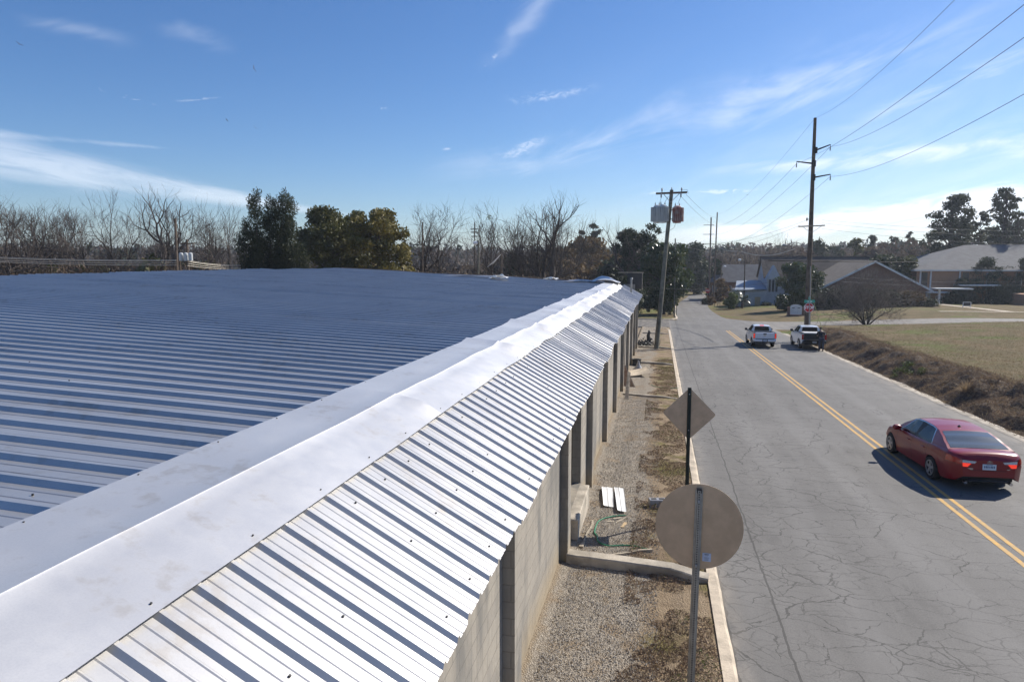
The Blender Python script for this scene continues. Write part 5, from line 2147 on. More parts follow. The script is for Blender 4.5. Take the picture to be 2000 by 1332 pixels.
# winter grass in the field and lawns
n = 150000
u = rg.random(n)
yy = 17 + 57 * rg.random(n) ** 1.25
xx = 14.2 + (yy * .62 - 3) * rg.random(n)
P, mi = [], []
for a, b_ in zip(xx, yy):
    zz = gz(a, b_)
    g = fbm(a, b_, .16, 3, 21)
    P.append((a, b_, zz + .018))
    mi.append(1 if g > .22 and rg.random() < .75 else (2 if rg.random() < .35 else 0))
P = np.array(P)
V = leaf_quads(P, rg.uniform(.03, .065, len(P)), rg, .16, .8)
M['blade'] = leafmat('winter_grass', (.25, .18, .095), (.17, .125, .06), .9)
M['blade_g'] = leafmat('green_grass', (.11, .16, .025), (.15, .17, .045), .8)
o = quads_obj('grass', V, [M['blade'], M['blade_g'], M['weed3']], None, mi)
tag(o, 'thin winter grass on the open field', 'grass', kind='stuff')

# leaf litter, weeds and gravel on the verge
n = 100000
yy = 4.5 + 40 * rg.random(n) ** 1.7
xx = -.45 + 1.35 * rg.random(n)
P, mi = [], []
for a, b_ in zip(xx, yy):
    g = fbm(a, b_, .9, 3, 31) + .25 * smooth(a, -.3, .5)
    if g < .08:
        continue
    P.append((a, b_, vz(a, b_) + .015 + .26 * max(0, g - .12) * rg.random()))
    mi.append(3 if (g > .42 and rg.random() < .22) else rg.choice([0, 1, 2], p=[.5, .35, .15]))
P = np.array(P)
V = leaf_quads(P, rg.uniform(.010, .040, len(P)), rg, .25, -.0)
o = quads_obj('leaf_litter', V, [M['weed1'], M['weed2'], M['weed3'], M['leaf_green']], None, mi)
tag(o, 'dry leaves and low weeds scattered along the kerb side of the verge', 'leaf litter', kind='stuff')
n = 34000
yy = 4.2 + 26 * rg.random(n) ** 1.7
xx = -1.5 + 1.6 * rg.random(n) ** 1.15
P = np.array([(a, b_, vz(a, b_) + .035 * fbm(a, b_, .9, 3, 5) + .008) for a, b_ in zip(xx, yy)])
sz = rg.uniform(.006, .016, n)
a = rg.uniform(0, 2 * pi, n)
ex = np.stack([np.cos(a), np.sin(a), rg.uniform(-.5, .5, n)], 1) * sz[:, None]
ey = np.stack([-np.sin(a), np.cos(a), rg.uniform(-.5, .5, n)], 1) * sz[:, None] * .8
V = np.stack([P - ex, P - ey, P + ex, P + ey], 1)
top = P + np.array([0, 0, 1]) * sz[:, None] * .9
V2 = np.stack([P - ex, P - ey, top, top], 1)
V3 = np.stack([P - ey, P + ex, top, top], 1)
V4 = np.stack([P + ex, P + ey, top, top], 1)
V5 = np.stack([P + ey, P - ex, top, top], 1)
M['stone1'] = pbr('gravel_stone', (.36, .33, .29), .9, 0, .35, 60)
M['stone2'] = pbr('gravel_stone_tan', (.30, .235, .16), .9, 0, .3, 60)
mm = rg.choice([0, 1], n, p=[.7, .3])
o = quads_obj('gravel', np.concatenate([V2, V3, V4, V5]), [M['stone1'], M['stone2']], None, np.tile(mm, 4))
tag(o, 'loose grey gravel along the foot of the warehouse wall', 'gravel', kind='stuff')

# ------------------------------------------------------------------ buildings
def poly_obj(name, polys, mat, t, thick=None):
    mb = MB()
    o0 = Vector(t.location)
    for p in polys:
        vs = [Vector(q) for q in p]
        if thick:
            mb.prism(vs, thick)
        else:
            mb.add(vs, [tuple(range(len(vs)))])
    return mb.build(name, M[mat] if isinstance(mat, str) else mat, t, origin=o0)


def window(t, c, w, h, face='y', mull=1, frame='white_paint', d=.06, name='window', trans=0):
    """c in world; face 'y' looks toward -Y, 'x' looks toward -X"""
    c = Vector(c) - Vector(t.location)
    mb = MB()

    def bx(dx, dz, sx, sz, off, th):
        if face == 'y':
            mb.box(c + Vector((dx, off, dz)), (sx, th, sz))
        else:
            mb.box(c + Vector((off, dx, dz)), (th, sx, sz))
    f = .07
    bx(0, h / 2 + f / 2, w + 2 * f, f, -.03, d)
    bx(0, -h / 2 - f / 2, w + 2 * f, f, -.03, d)
    bx(-w / 2 - f / 2, 0, f, h, -.028, d)
    bx(w / 2 + f / 2, 0, f, h, -.028, d)
    for k in range(mull):
        bx(-w / 2 + w * (k + 1) / (mull + 1), 0, .045, h, -.026, .03)
    for k in range(trans):
        bx(0, -h / 2 + h * (k + 1) / (trans + 1), w, .04, -.022, .026)
    o = mb.build(name, M[frame], t)
    mb = MB()
    bx(0, 0, w, h, .0, .03)
    mb.build('pane', M['glass_dark'], o)
    return o


# church: nave with gable end facing the street
def church():
    X0, Y0, W_, L_ = 19.3, 136.0, 9.5, 19.0
    g = gz(X0, Y0) - .3
    ez, rz = 2.35, 5.9
    t = thing('church', (X0, Y0, g), 'small white sided church with a steep brown gable roof behind the round bush', 'church')
    o0 = t.location
    poly_obj('wall', [[(X0, Y0, g), (X0 + L_, Y0, g), (X0 + L_, Y0, ez), (X0, Y0, ez)], [(X0 + L_, Y0 + W_, g), (X0, Y0 + W_, g), (X0, Y0 + W_, ez), (X0 + L_, Y0 + W_, ez)],
                      [(X0, Y0, g), (X0, Y0 + W_, g), (X0, Y0 + W_, ez), (X0, Y0 + W_ / 2, rz), (X0, Y0, ez)], [(X0 + L_, Y0, g), (X0 + L_, Y0 + W_, g), (X0 + L_, Y0 + W_, ez), (X0 + L_, Y0 + W_ / 2, rz), (X0 + L_, Y0, ez)]], 'siding', t)
    sl = (rz - ez) / (W_ / 2)
    ov = .45
    poly_obj('roof', [[(X0 - .35, Y0 - ov, ez - ov * sl + .05), (X0 + L_ + .3, Y0 - ov, ez - ov * sl + .05), (X0 + L_ + .3, Y0 + W_ / 2, rz + .05), (X0 - .35, Y0 + W_ / 2, rz + .05)],
                      [(X0 - .35, Y0 + W_ + ov, ez - ov * sl + .05), (X0 + L_ + .3, Y0 + W_ + ov, ez - ov * sl + .05), (X0 + L_ + .3, Y0 + W_ / 2 + .003, rz + .05), (X0 - .35, Y0 + W_ / 2 + .003, rz + .05)]], 'shingle_brown', t, (0, 0, .12))
    mb = MB()
    mb.tube(Vector((X0 - .4, Y0 + W_ / 2, rz + .2)) - o0, Vector((X0 + L_ + .3, Y0 + W_ / 2, rz + .2)) - o0, .13, n=6)
    mb.build('ridge_cap', M['wood_pole'], t)
    # pale front bay with narrow windows
    b0 = (X0 - .02, Y0 - 2.4)
    mb = MB()
    mb.box(Vector((X0 + 1.15, Y0 - 1.2, (g + 1.9) / 2)) - o0, (2.3, 2.38, 1.9 - g))
    by = mb.build('front_bay', M['siding'], t)
    bz = 1.9
    poly_obj('bay_roof', [[(X0 - .2, Y0 - 2.6, bz), (X0 + 1.15, Y0 - 2.6, bz + 2.6), (X0 + 2.5, Y0 - 2.6, bz)]], 'siding', t, (0, 2.5, 0))
    for dx in (.5, 1.1, 1.7):
        window(t, (X0 + dx, Y0 - 2.42, .8), .22, 2.2, mull=0, frame='black')
    window(t, (X0 - .02, Y0 + 6.0, -.2), .8, 1.6, face='x', mull=0, trans=1)
    return t


church()
# annex
X0, X1, Y0, Y1 = 14.0, 19.2, 133.0, 142.0
g = gz(X0, Y0) - .3
t = thing('church_annex', (X0, Y0, g), 'low white annex with a pale tin roof left of the church', 'building')
o0 = t.location
mb = MB()
mb.box(Vector(((X0 + X1) / 2, (Y0 + Y1) / 2, (g + -.1) / 2)) - o0, (X1 - X0, Y1 - Y0, -.1 - g))
mb.build('wall', M['siding'], t)
poly_obj('roof', [[(X0 - .4, Y0 - .5, -.15), (X1, Y0 - .5, .1), (X1, Y1, 1.5), (X0 + .8, Y1, 1.3)]], 'tin_pale', t, (0, 0, .1))
window(t, (15.6, Y0 - .02, -1.6), .9, 1.3, mull=0, trans=1)
mb = MB()
mb.box(Vector((17.7, Y0 - .05, -2.3)) - o0, (1.0, .08, 2.0))
dr = mb.build('door', M['wood_fresh'], t)
mb = MB()
mb.box(Vector((18.0, Y0 - .11, -2.3)) - o0, (.08, .05, .12))
mb.build('handle', M['steel'], dr)
mb = MB()
mb.box(Vector((15.6, Y0 - .6, -2.7)) - o0, (1.6, .05, 1.1))
mb.build('railing', M['wood_fresh'], t)

# long grey-roofed house far behind
t = thing('house', (12, 165, gz(12, 165)), 'long grey roofed house with white windows far behind the annex', 'house')
o0 = t.location
X0, X1, Y0, Y1 = 11.5, 30.0, 165.0, 176.0
g = gz(12, 165) - .5
mb = MB()
mb.box(Vector(((X0 + X1) / 2, (Y0 + Y1) / 2, (g + .5) / 2)) - o0, (X1 - X0, Y1 - Y0, .5 - g))
mb.build('wall', M['brick_brown'], t)
poly_obj('roof', [[(X0 - .6, Y0 - .7, .4), (X1 + .6, Y0 - .7, .4), (X1 + .6, (Y0 + Y1) / 2, 4.4), (X0 + 3.2, (Y0 + Y1) / 2, 4.4)],
                  [(X0 - .6, Y0 - .7, .4), (X0 + 3.2, (Y0 + Y1) / 2, 4.4), (X0 + 3.2, (Y0 + Y1) / 2 + .1, 4.4), (X0 - .6, Y1 + .7, .4)],
                  [(X0 - .6, Y1 + .7, .4), (X1 + .6, Y1 + .7, .4), (X1 + .6, (Y0 + Y1) / 2 + .01, 4.4), (X0 + 3.2, (Y0 + Y1) / 2 + .01, 4.4)]], 'shingle_grey', t, (0, 0, .1))
for x in (12.6, 15.4, 18.0, 20.2):
    window(t, (x, Y0 - .03, -1.1), 1.3, 1.3, mull=1)


# brown brick gable building
def brick_gable():
    X0, X1, Y0, Y1 = 25.6, 40.9, 119.0, 150.0
    g = gz(X0, Y0) - .6
    t = thing('brick_building', (X0, Y0, g), 'brown brick building with a wide low gable behind the bare myrtle', 'building')
    ez, rz = 1.0, 5.15
    xm = (X0 + X1) / 2
    poly_obj('wall', [[(X0, Y0, g), (X1, Y0, g), (X1, Y0, ez), (xm, Y0, rz), (X0, Y0, ez)], [(X0, Y1, g), (X1, Y1, g), (X1, Y1, ez), (xm, Y1, rz), (X0, Y1, ez)],
                      [(X0, Y0, g), (X0, Y1, g), (X0, Y1, ez), (X0, Y0, ez)], [(X1, Y0, g), (X1, Y1, g), (X1, Y1, ez), (X1, Y0, ez)]], 'brick_brown', t)
    sl = (rz - ez) / (xm - X0)
    ov = .9
    for s_, xe in ((-1, X0 - ov), (1, X1 + ov)):
        poly_obj('roof', [[(xe, Y0 - .6, ez - ov * sl + .06), (xm + .002 * s_, Y0 - .6, rz + .06), (xm + .002 * s_, Y1 + .6, rz + .06), (xe, Y1 + .6, ez - ov * sl + .06)]], 'shingle_brown', t, (0, 0, .12))
        poly_obj('bargeboard', [[(xe, Y0 - .63, ez - ov * sl - .12), (xm, Y0 - .63, rz - .12), (xm, Y0 - .63, rz + .20), (xe, Y0 - .63, ez - ov * sl + .20)]], 'white_paint', t, (0, -.05, 0))
    for x in (30, 36.5):
        window(t, (x, Y0 - .03, -.9), 1.3, 1.6, mull=1, frame='wood_grey')
    return t


brick_gable()


def brick_hip():
    X0, X1, Y0, Y1 = 45.6, 84.0, 137.5, 163.5
    g = gz(X0, Y0) - .8
    t = thing('brick_building', (X0, Y0, g), 'two storey tan brick building with a big grey hip roof at the right edge', 'building')
    o0 = t.location
    ez, rz = 3.7, 8.4
    mb = MB()
    mb.box(Vector(((X0 + X1) / 2, (Y0 + Y1) / 2, (g + ez) / 2)) - o0, (X1 - X0, Y1 - Y0, ez - g))
    mb.build('wall', M['brick_tan'], t)
    ym = (Y0 + Y1) / 2
    o_ = .7
    A, B_, C_, D_ = (X0 - o_, Y0 - o_, ez), (X1 + o_, Y0 - o_, ez), (X1 + o_, Y1 + o_, ez), (X0 - o_, Y1 + o_, ez)
    E, F_ = (X0 + 12.5, ym, rz), (X1 - 12.5, ym, rz)
    poly_obj('roof', [[A, B_, F_, E], [B_, C_, F_], [C_, D_, E, F_], [D_, A, E]], 'shingle_grey', t)
    mb = MB()
    for p, q in ((A, B_), (D_, A)):
        a, b = Vector(p) - o0, Vector(q) - o0
        mb.box((a + b) / 2 + Vector((0, 0, -.12)), ((abs(b.x - a.x) + .06), (abs(b.y - a.y) + .06), .22))
    mb.build('eave_board', M['white_paint'], t)
    for (px, py) in ((1852, 497), (1874, 499)):
        p = at(px, py, 139) - o0
        mb = MB()
        mb.tube(p - Vector((0, 0, .6)), p + Vector((0, 0, .35)), .12, n=8)
        mb.build('roof_vent', M['white_paint'], t)
    for x in (46.2, 47.9, 52.6):
        mb = MB()
        mb.box(Vector((x, Y0 - .10, (g + ez - .24) / 2)) - o0, (.22, .16, ez - .26 - g))
        mb.build('pilaster', M['white_paint'], t)
    for x, z0, z1 in ((46.9, .2, 3.2), (53.6, -1.0, 3.2), (57.4, .5, 3.1), (62, .5, 3.1), (67, .5, 3.1)):
        window(t, (x, Y0 - .04, (z0 + z1) / 2), .85, z1 - z0, mull=0, trans=3, frame='white_paint' if x > 55 else 'black')
    for x in (49.5, 57.4, 62):
        window(t, (x, Y0 - .04, -1.9), .9, 1.6, mull=0, trans=1)
    mb = MB()
    mb.box(Vector((61.2, Y0 - 6, (g - .2) / 2)) - o0, (4.6, 7.0, -.2 - g))
    mb.build('porch_wall', M['brick_tan'], t)
    return t


brick_hip()
GCN = 'flat white canopies by the tan brick building'


def canopy(px0, px1, py, depth, label, post=None, th=.22, dy=2.2):
    a, b = at(px0, py, depth), at(px1, py, depth)
    c = (a + b) / 2
    base = Vector((c.x, c.y, gz(c.x, c.y)))
    t = thing('flat_canopy', base, label, 'canopy', GCN)
    mb = MB()
    mb.box(Vector((0, 0, c.z - base.z)), (abs(b.x - a.x), dy, th), bev=.03)
    mb.build('roof', M['white_paint'], t)
    for p in (post or []):
        q = at(p, py, depth) - base
        mb = MB()
        mb.box(Vector((q.x, 0, (q.z - th / 2 - .2) / 2 - .0)), (.32, .3, q.z - th / 2 + .2))
        mb.build('post', M['white_paint'], t)
    return t


canopy(1826, 1893, 564, 118, 'flat white canopy standing on a single white post', [1837])
canopy(1872, 1944, 557, 121, 'highest flat white canopy over the brick porch', [1938], dy=3)
canopy(1808, 1848, 571, 123, 'lowest flat white canopy linking to the brown building', [1812], dy=3)
canopy(1772, 1800, 540, 132, 'narrow flat white canopy above the building gap', [1774, 1798], dy=2, th=.15)
# small white framed yard sign
b = gp(1888, 601)
t = thing('yard_sign', b, 'small dark yard sign in a white frame on the far lawn', 'sign')
mb = MB()
for dx in (-.52, .52):
    mb.box((dx, 0, .4), (.08, .06, .9))
mb.box((0, 0, .82), (1.1, .055, .08))
mb.box((0, 0, .25), (1.1, .055, .06))
mb.build('frame', M['white_paint'], t)
mb = MB()
mb.box((0, 0, .53), (.94, .03, .5))
mb.build('panel', M['black'], t)

# church notice board on brick piers
b = ground_at(1557, 92)
t = thing('notice_board', b, 'white arched notice board between low brick piers beside the stop sign', 'notice board')
w, h = 1.5, 1.3
poly = [(-w / 2, 0, .15), (w / 2, 0, .15), (w / 2, 0, .15 + h * .8)]
for k in range(1, 8):
    a = pi * k / 8
    poly.append((w / 2 * cos(a), 0, .15 + h * .8 + .32 * sin(a)))
poly.append((-w / 2, 0, .15 + h * .8))
mb = MB()
mb.prism(poly, (0, .12, 0))
bd = mb.build('board', M['white_paint'], t)
for dx in (-.35, .35):
    mb = MB()
    mb.box((dx, -.012, 1.05), (.34, .01, .07))
    mb.build('lettering', M['rubber'], bd)
for dx in (-.95, .95):
    mb = MB()
    mb.box((dx, .05, .55), (.32, .32, 1.3))
    mb.build('pier', M['brick_brown'], t)
mb = MB()
mb.box((0, .05, .03), (2.3, .5, .2))
mb.build('base', M['brick_brown'], t)

# far stop sign
b = ground_at(1382, 148)
t = thing('stop_sign', b, 'small distant faded stop sign in front of the dark evergreen', 'stop sign', 'stop signs')
sc_ = at(1382, 568, 148) - b
cyl_between('post', t, Vector((0, 0, -.2)), sc_, .04, 'steel')
mb = MB()
mb.prism(octa(sc_, .52, -.05), (0, .01, 0))
pn = mb.build('sign_panel', M['stop_red'], t)
text_mesh('lettering', 'STOP', .36, M['sign_white'], pn, sc_ + Vector((0, -.06, 0)), (radians(90), 0, 0), bold=.012)
# little rail sign on the lawn
b = ground_at(1402, 128)
t = thing('low_rail', b, 'low dark wooden rail on short posts at the lawn edge', 'rail')
mb = MB()
mb.box((0, 0, .75), (1.1, .06, .08))
mb.build('rail', M['wood_pole'], t)
for dx in (-.45, .1, .5):
    mb = MB()
    mb.box((dx, 0, .35), (.07, .07, .9))
    mb.build('post', M['wood_pole'], t)

# pale low buildings beyond the roof
for (px, wpx, py, dp, lab) in ((775, 44, 513, 140, 'pale low shed peeping between the yellow tree and the slender pole'), (318, 60, 529, 130, 'low white shed roof just above the left roof edge')):
    b = ground_at(px, dp)
    t = thing('shed', b, lab, 'shed', 'pale sheds beyond the roof')
    w = wpx / 1333.3 * dp
    zt = at(px, py, dp).z - b.z
    mb = MB()
    mb.box((0, 0, zt / 2 - .3), (w, 4, zt - .2))
    mb.build('wall', M['siding'], t)
    mb = MB()
    mb.prism([(-w / 2 - .3, -2.4, zt - .39), (-w / 2 - .3, 2.4, zt - .39), (-w / 2 - .3, 0, zt + .3)], (w + .6, 0, 0))
    mb.build('roof', M['white_paint'], t)

# ------------------------------------------------------------------ vehicles
def interp(tab, x):
    if x <= tab[0][0]:
        return tab[0][1]
    for (a, va), (b, vb) in zip(tab, tab[1:]):
        if x <= b:
            t_ = (x - a) / (b - a)
            t_ = t_ * t_ * (3 - 2 * t_) * .5 + t_ * .5
            return va + (vb - va) * t_
    return tab[-1][1]


class CarShape:
    def __init__(s, P):
        s.P = P

    def body(s, y, q, side=1):
        """q 0..1 bottom->belt, 1..2 belt->centreline"""
        P = s.P
        w = interp(P['w'], y)
        zb = interp(P['bot'], y)
        for ya in P['axles']:
            d = abs(y - ya)
            if d < P['arch']:
                zb = max(zb, P['wz'] + sqrt(P['arch'] ** 2 - d * d))
        zt = interp(P['belt'], y)
        zc = interp(P['top'], y)
        if q <= 1:
            z = zb + (zt - zb) * q
            # absolute height shapes the flank
            f = min(1, max(0, (z - .2) / (zt - .2)))
            x = w * (1 - .07 * (1 - f) ** 2 - P.get('tuck', .10) * max(0, f - .55) ** 2 / .2)
            x += .008 * exp(-((f - .62) / .05) ** 2)
            return Vector((side * x, y, z))
        t_ = q - 1
        x = w * (1 - P.get('tuck', .10)) * cos(t_ * pi / 2) if P.get('boxy') is None else w * (1 - P['tuck']) * (1 - t_)
        z = zt + (zc - zt) * (sin(t_ * pi / 2) ** (1.0 if P.get('boxy') is None else .5))
        return Vector((side * x, y, z))

    def cab(s, y, v, side=1):
        """v 0..1 belt->roof edge, 1..2 roof edge->centre"""
        P = s.P
        wb = interp(P['w'], y) * (1 - P.get('tuck', .10)) - .01
        zb = interp(P['belt'], y) - .015
        zr = interp(P['roof'], y)
        z0c = interp(P['roofmin'], y) if 'roofmin' in P else zb
        full = max(0.0, min(1, (zr - zb) / P['cabh']))
        wr = wb - (wb - P['wr']) * full
        ze = zb + (zr - zb) * .93
        if v <= 1:
            x = wb + (wr - wb) * (v ** 1.15)
            return Vector((side * x, y, zb + (ze - zb) * v))
        t_ = v - 1
        return Vector((side * wr * (1 - t_), y, ze + (zr - ze) * sin(t_ * pi / 2)))


def ysamples(P, step):
    ys_ = []
    y = P['y0']
    while y < P['y1'] - 1e-6:
        ys_.append(y)
        y += step
    ys_.append(P['y1'])
    for ya in P['axles']:
        for k in range(-10, 11):
            ys_.append(ya + P['arch'] * sin(k / 10 * pi / 2) * .9999)
    return sorted(set(round(a, 4) for a in ys_))


QS = [0, .08, .2, .35, .5, .6, .68, .8, .92, 1, 1.15, 1.35, 1.6, 1.8, 2]


def make_car(P, paint, root, detail=True):
    S = CarShape(P)
    ysm = ysamples(P, .09)
    mb = MB()
    rows = []
    for y in ysm:
        row = [S.body(y, q, -1) for q in QS] + [S.body(y, q, 1) for q in reversed(QS[:-1])]
        rows.append(row)
    if P.get('bed'):
        y_a, y_b = P['bed']
        # omit the bed opening: build strips
        m = len(rows[0])
        vs = [p for r in rows for p in r]
        fs = []
        nq = len(QS)
        for i in range(len(rows) - 1):
            ym = (ysm[i] + ysm[i + 1]) / 2
            for j in range(m - 1):
                if y_a < ym < y_b and 10 <= j <= m - 12:
                    continue
                fs.append((i * m + j, i * m + j + 1, (i + 1) * m + j + 1, (i + 1) * m + j))
        mb.add(vs, fs)
    else:
        mb.grid(rows)
    for r in (rows[0], rows[-1]):
        n = len(r)
        h_ = n // 2
        fs = []
        for k in range(h_):
            fs.append((k, k + 1, n - 2 - k, n - 1 - k) if k + 1 < n - 2 - k else (k, k + 1, n - 1 - k))
        mb.add(r, fs)
    body = mb.build('body', paint, root, smooth_=True)
    # cabin shell
    c0, c1 = P['cab']
    cs = [c0 + (c1 - c0) * i / 36 for i in range(37)]
    vq = [0, .1, .3, .5, .7, .9, 1, 1.1, 1.3, 1.6, 2]
    mb = MB()
    rows = [[S.cab(y, v, -1) for v in vq] + [S.cab(y, v, 1) for v in reversed(vq[:-1])] for y in cs]
    mb.grid(rows)
    if P.get('boxback'):
        r = rows[0]
        n = len(r)
        mb.add(r, [(k, k + 1, n - 2 - k, n - 1 - k) for k in range(n // 2 - 1)] + [(n // 2 - 1, n // 2, n // 2 + 1)])
    cab = mb.build('cabin', paint, root, smooth_=True)
    return S, body, cab


def patch(S, fn, ya, yb, va, vb, off, mat, name, parent, n=10, m=6, side=1, both=False, shape=None):
    mb = MB()
    eps = .01
    for sd_ in ((-1, 1) if both else (side,)):
        rows = []
        for i in range(n + 1):
            row = []
            for j in range(m + 1):
                u, w_ = i / n, j / m
                y, v = ya + (yb - ya) * u, va + (vb - va) * w_
                if shape:
                    y, v = shape(u, w_)
                f = getattr(S, fn)
                p = f(y, v, sd_)
                du = f(y + eps, v, sd_) - f(y - eps, v, sd_)
                dv = f(y, min(2, v + eps), sd_) - f(y, max(0, v - eps), sd_)
                nn = du.cross(dv)
                if nn.length < 1e-9:
                    nn = Vector((0, 0, 1))
                nn.normalize()
                c = Vector((0, y, .5))
                if nn.dot(p - c) < 0:
                    nn = -nn
                row.append(p + nn * off)
            rows.append(row)
        mb.grid(rows)
    return mb.build(name, mat, parent, smooth_='all')


def wheel(root, x, y, r, w, rim_mat, spokes=5, side=1):
    t = MB()
    t.lathe((x, y, r), [(r * .66, 0), (r * .66, -w / 2), (r * .93, -w / 2), (r, -w / 2 + .03), (r, w / 2 - .03), (r * .93, w / 2), (r * .66, w / 2), (r * .66, 0)], 28, axis='X', caps=False)
    wh_ = t.build('wheel', M['rubber'], root, smooth_=True)
    rm = MB()
    xs_ = x + side * (w / 2 - .02)
    for k in range(spokes):
        a = 2 * pi * k / spokes + .3
        d = Vector((0, cos(a), sin(a)))
        pr = Vector((0, -sin(a), cos(a)))
        c = Vector((xs_, y, r))
        a0, a1 = c + d * r * .08, c + d * r * .62
        rm.prism([a0 - pr * r * .13, a1 - pr * r * .10, a1 + pr * r * .10, a0 + pr * r * .13], (side * .02, 0, 0))
    rm.lathe((x + side * (w / 2 - .01), y, r), [(r * .60, -.02), (r * .68, -.02), (r * .68, .012), (r * .60, .012), (r * .60, -.02)], 28, axis='X', caps=False)
    rm.disc((xs_ + side * .012, y, r), (1, 0, 0), r * .16, .03, 14)
    rm.build('rim', rim_mat, wh_, smooth_=True)
    bk = MB()
    bk.disc((x + side * (w / 2 - .06), y, r), (1, 0, 0), r * .62, .01, 20)
    bk.build('brake_disc', M['black'], wh_)
    return wh_


def car_paint(name, col, coat=1.0, rough=.35, metal=.35):
    return pbr(name, col, rough, metal, .03, .5, coat=coat)


M['rim'] = pbr('alloy_rim', (.50, .50, .51), .35, .8, .08, 6)
M['glass_car'] = pbr('car_glass', (.012, .014, .017), .08, 0, .1, 1, spec=.45)
M['glass_rear'] = pbr('rear_glass', (.085, .10, .10), .14, .35, .1, 1, spec=.9, coat=1.0)
M['chrome'] = pbr('chrome_trim', (.7, .7, .72), .2, 1.0, .03, 4)
M['lens_red'] = pbr('red_lens', (.45, .01, .01), .15, 0, .1, 30, coat=1.0)
M['lens_lit'] = pbr('lit_brake_lens', (.6, .03, .02), .2, 0, .1, 30, emit=(1.0, .06, .03), estr=.55)
M['lens_clear'] = pbr('clear_lens', (.55, .57, .6), .12, 0, .2, 40, coat=1.0)
M['plate'] = pbr('licence_plate', (.62, .68, .74), .5, 0, .05, 9)
M['plate_ink'] = pbr('plate_ink', (.06, .10, .22), .5, 0, .05, 9)

SEDAN = dict(y0=-2.41, y1=2.40, axles=(-1.32, 1.455), arch=.37, wz=.32, tuck=.085,
             w=[(-2.41, .60), (-2.36, .74), (-2.25, .83), (-2.0, .885), (-1.3, .91), (0, .912), (1.4, .905), (1.9, .86), (2.2, .76), (2.35, .62), (2.40, .45)],
             bot=[(-2.41, .42), (-2.36, .30), (-2.0, .24), (-1, .19), (1, .19), (2.0, .22), (2.40, .34)],
             belt=[(-2.41, .86), (-2.34, .96), (-2.1, 1.01), (-1.6, 1.00), (-.5, .955), (.6, .925), (1.2, .90), (1.8, .80), (2.2, .68), (2.40, .52)],
             top=[(-2.41, .88), (-2.35, 1.00), (-2.28, 1.065), (-1.9, 1.075), (-1.0, 1.03), (.9, 1.02), (1.2, .99), (1.8, .88), (2.2, .73), (2.40, .54)],
             roof=[(-1.98, 1.05), (-1.7, 1.155), (-1.3, 1.31), (-1.0, 1.40), (-.6, 1.455), (-.1, 1.472), (.25, 1.455), (.45, 1.41), (.8, 1.235), (1.22, .98)],
             cab=(-1.98, 1.22), cabh=.50, wr=.57)


def text_on(parent, s, size, mat, loc, rot, bold=.0):
    return text_mesh('lettering', s, size, mat, parent, loc, rot, ext=.0015, bold=bold)


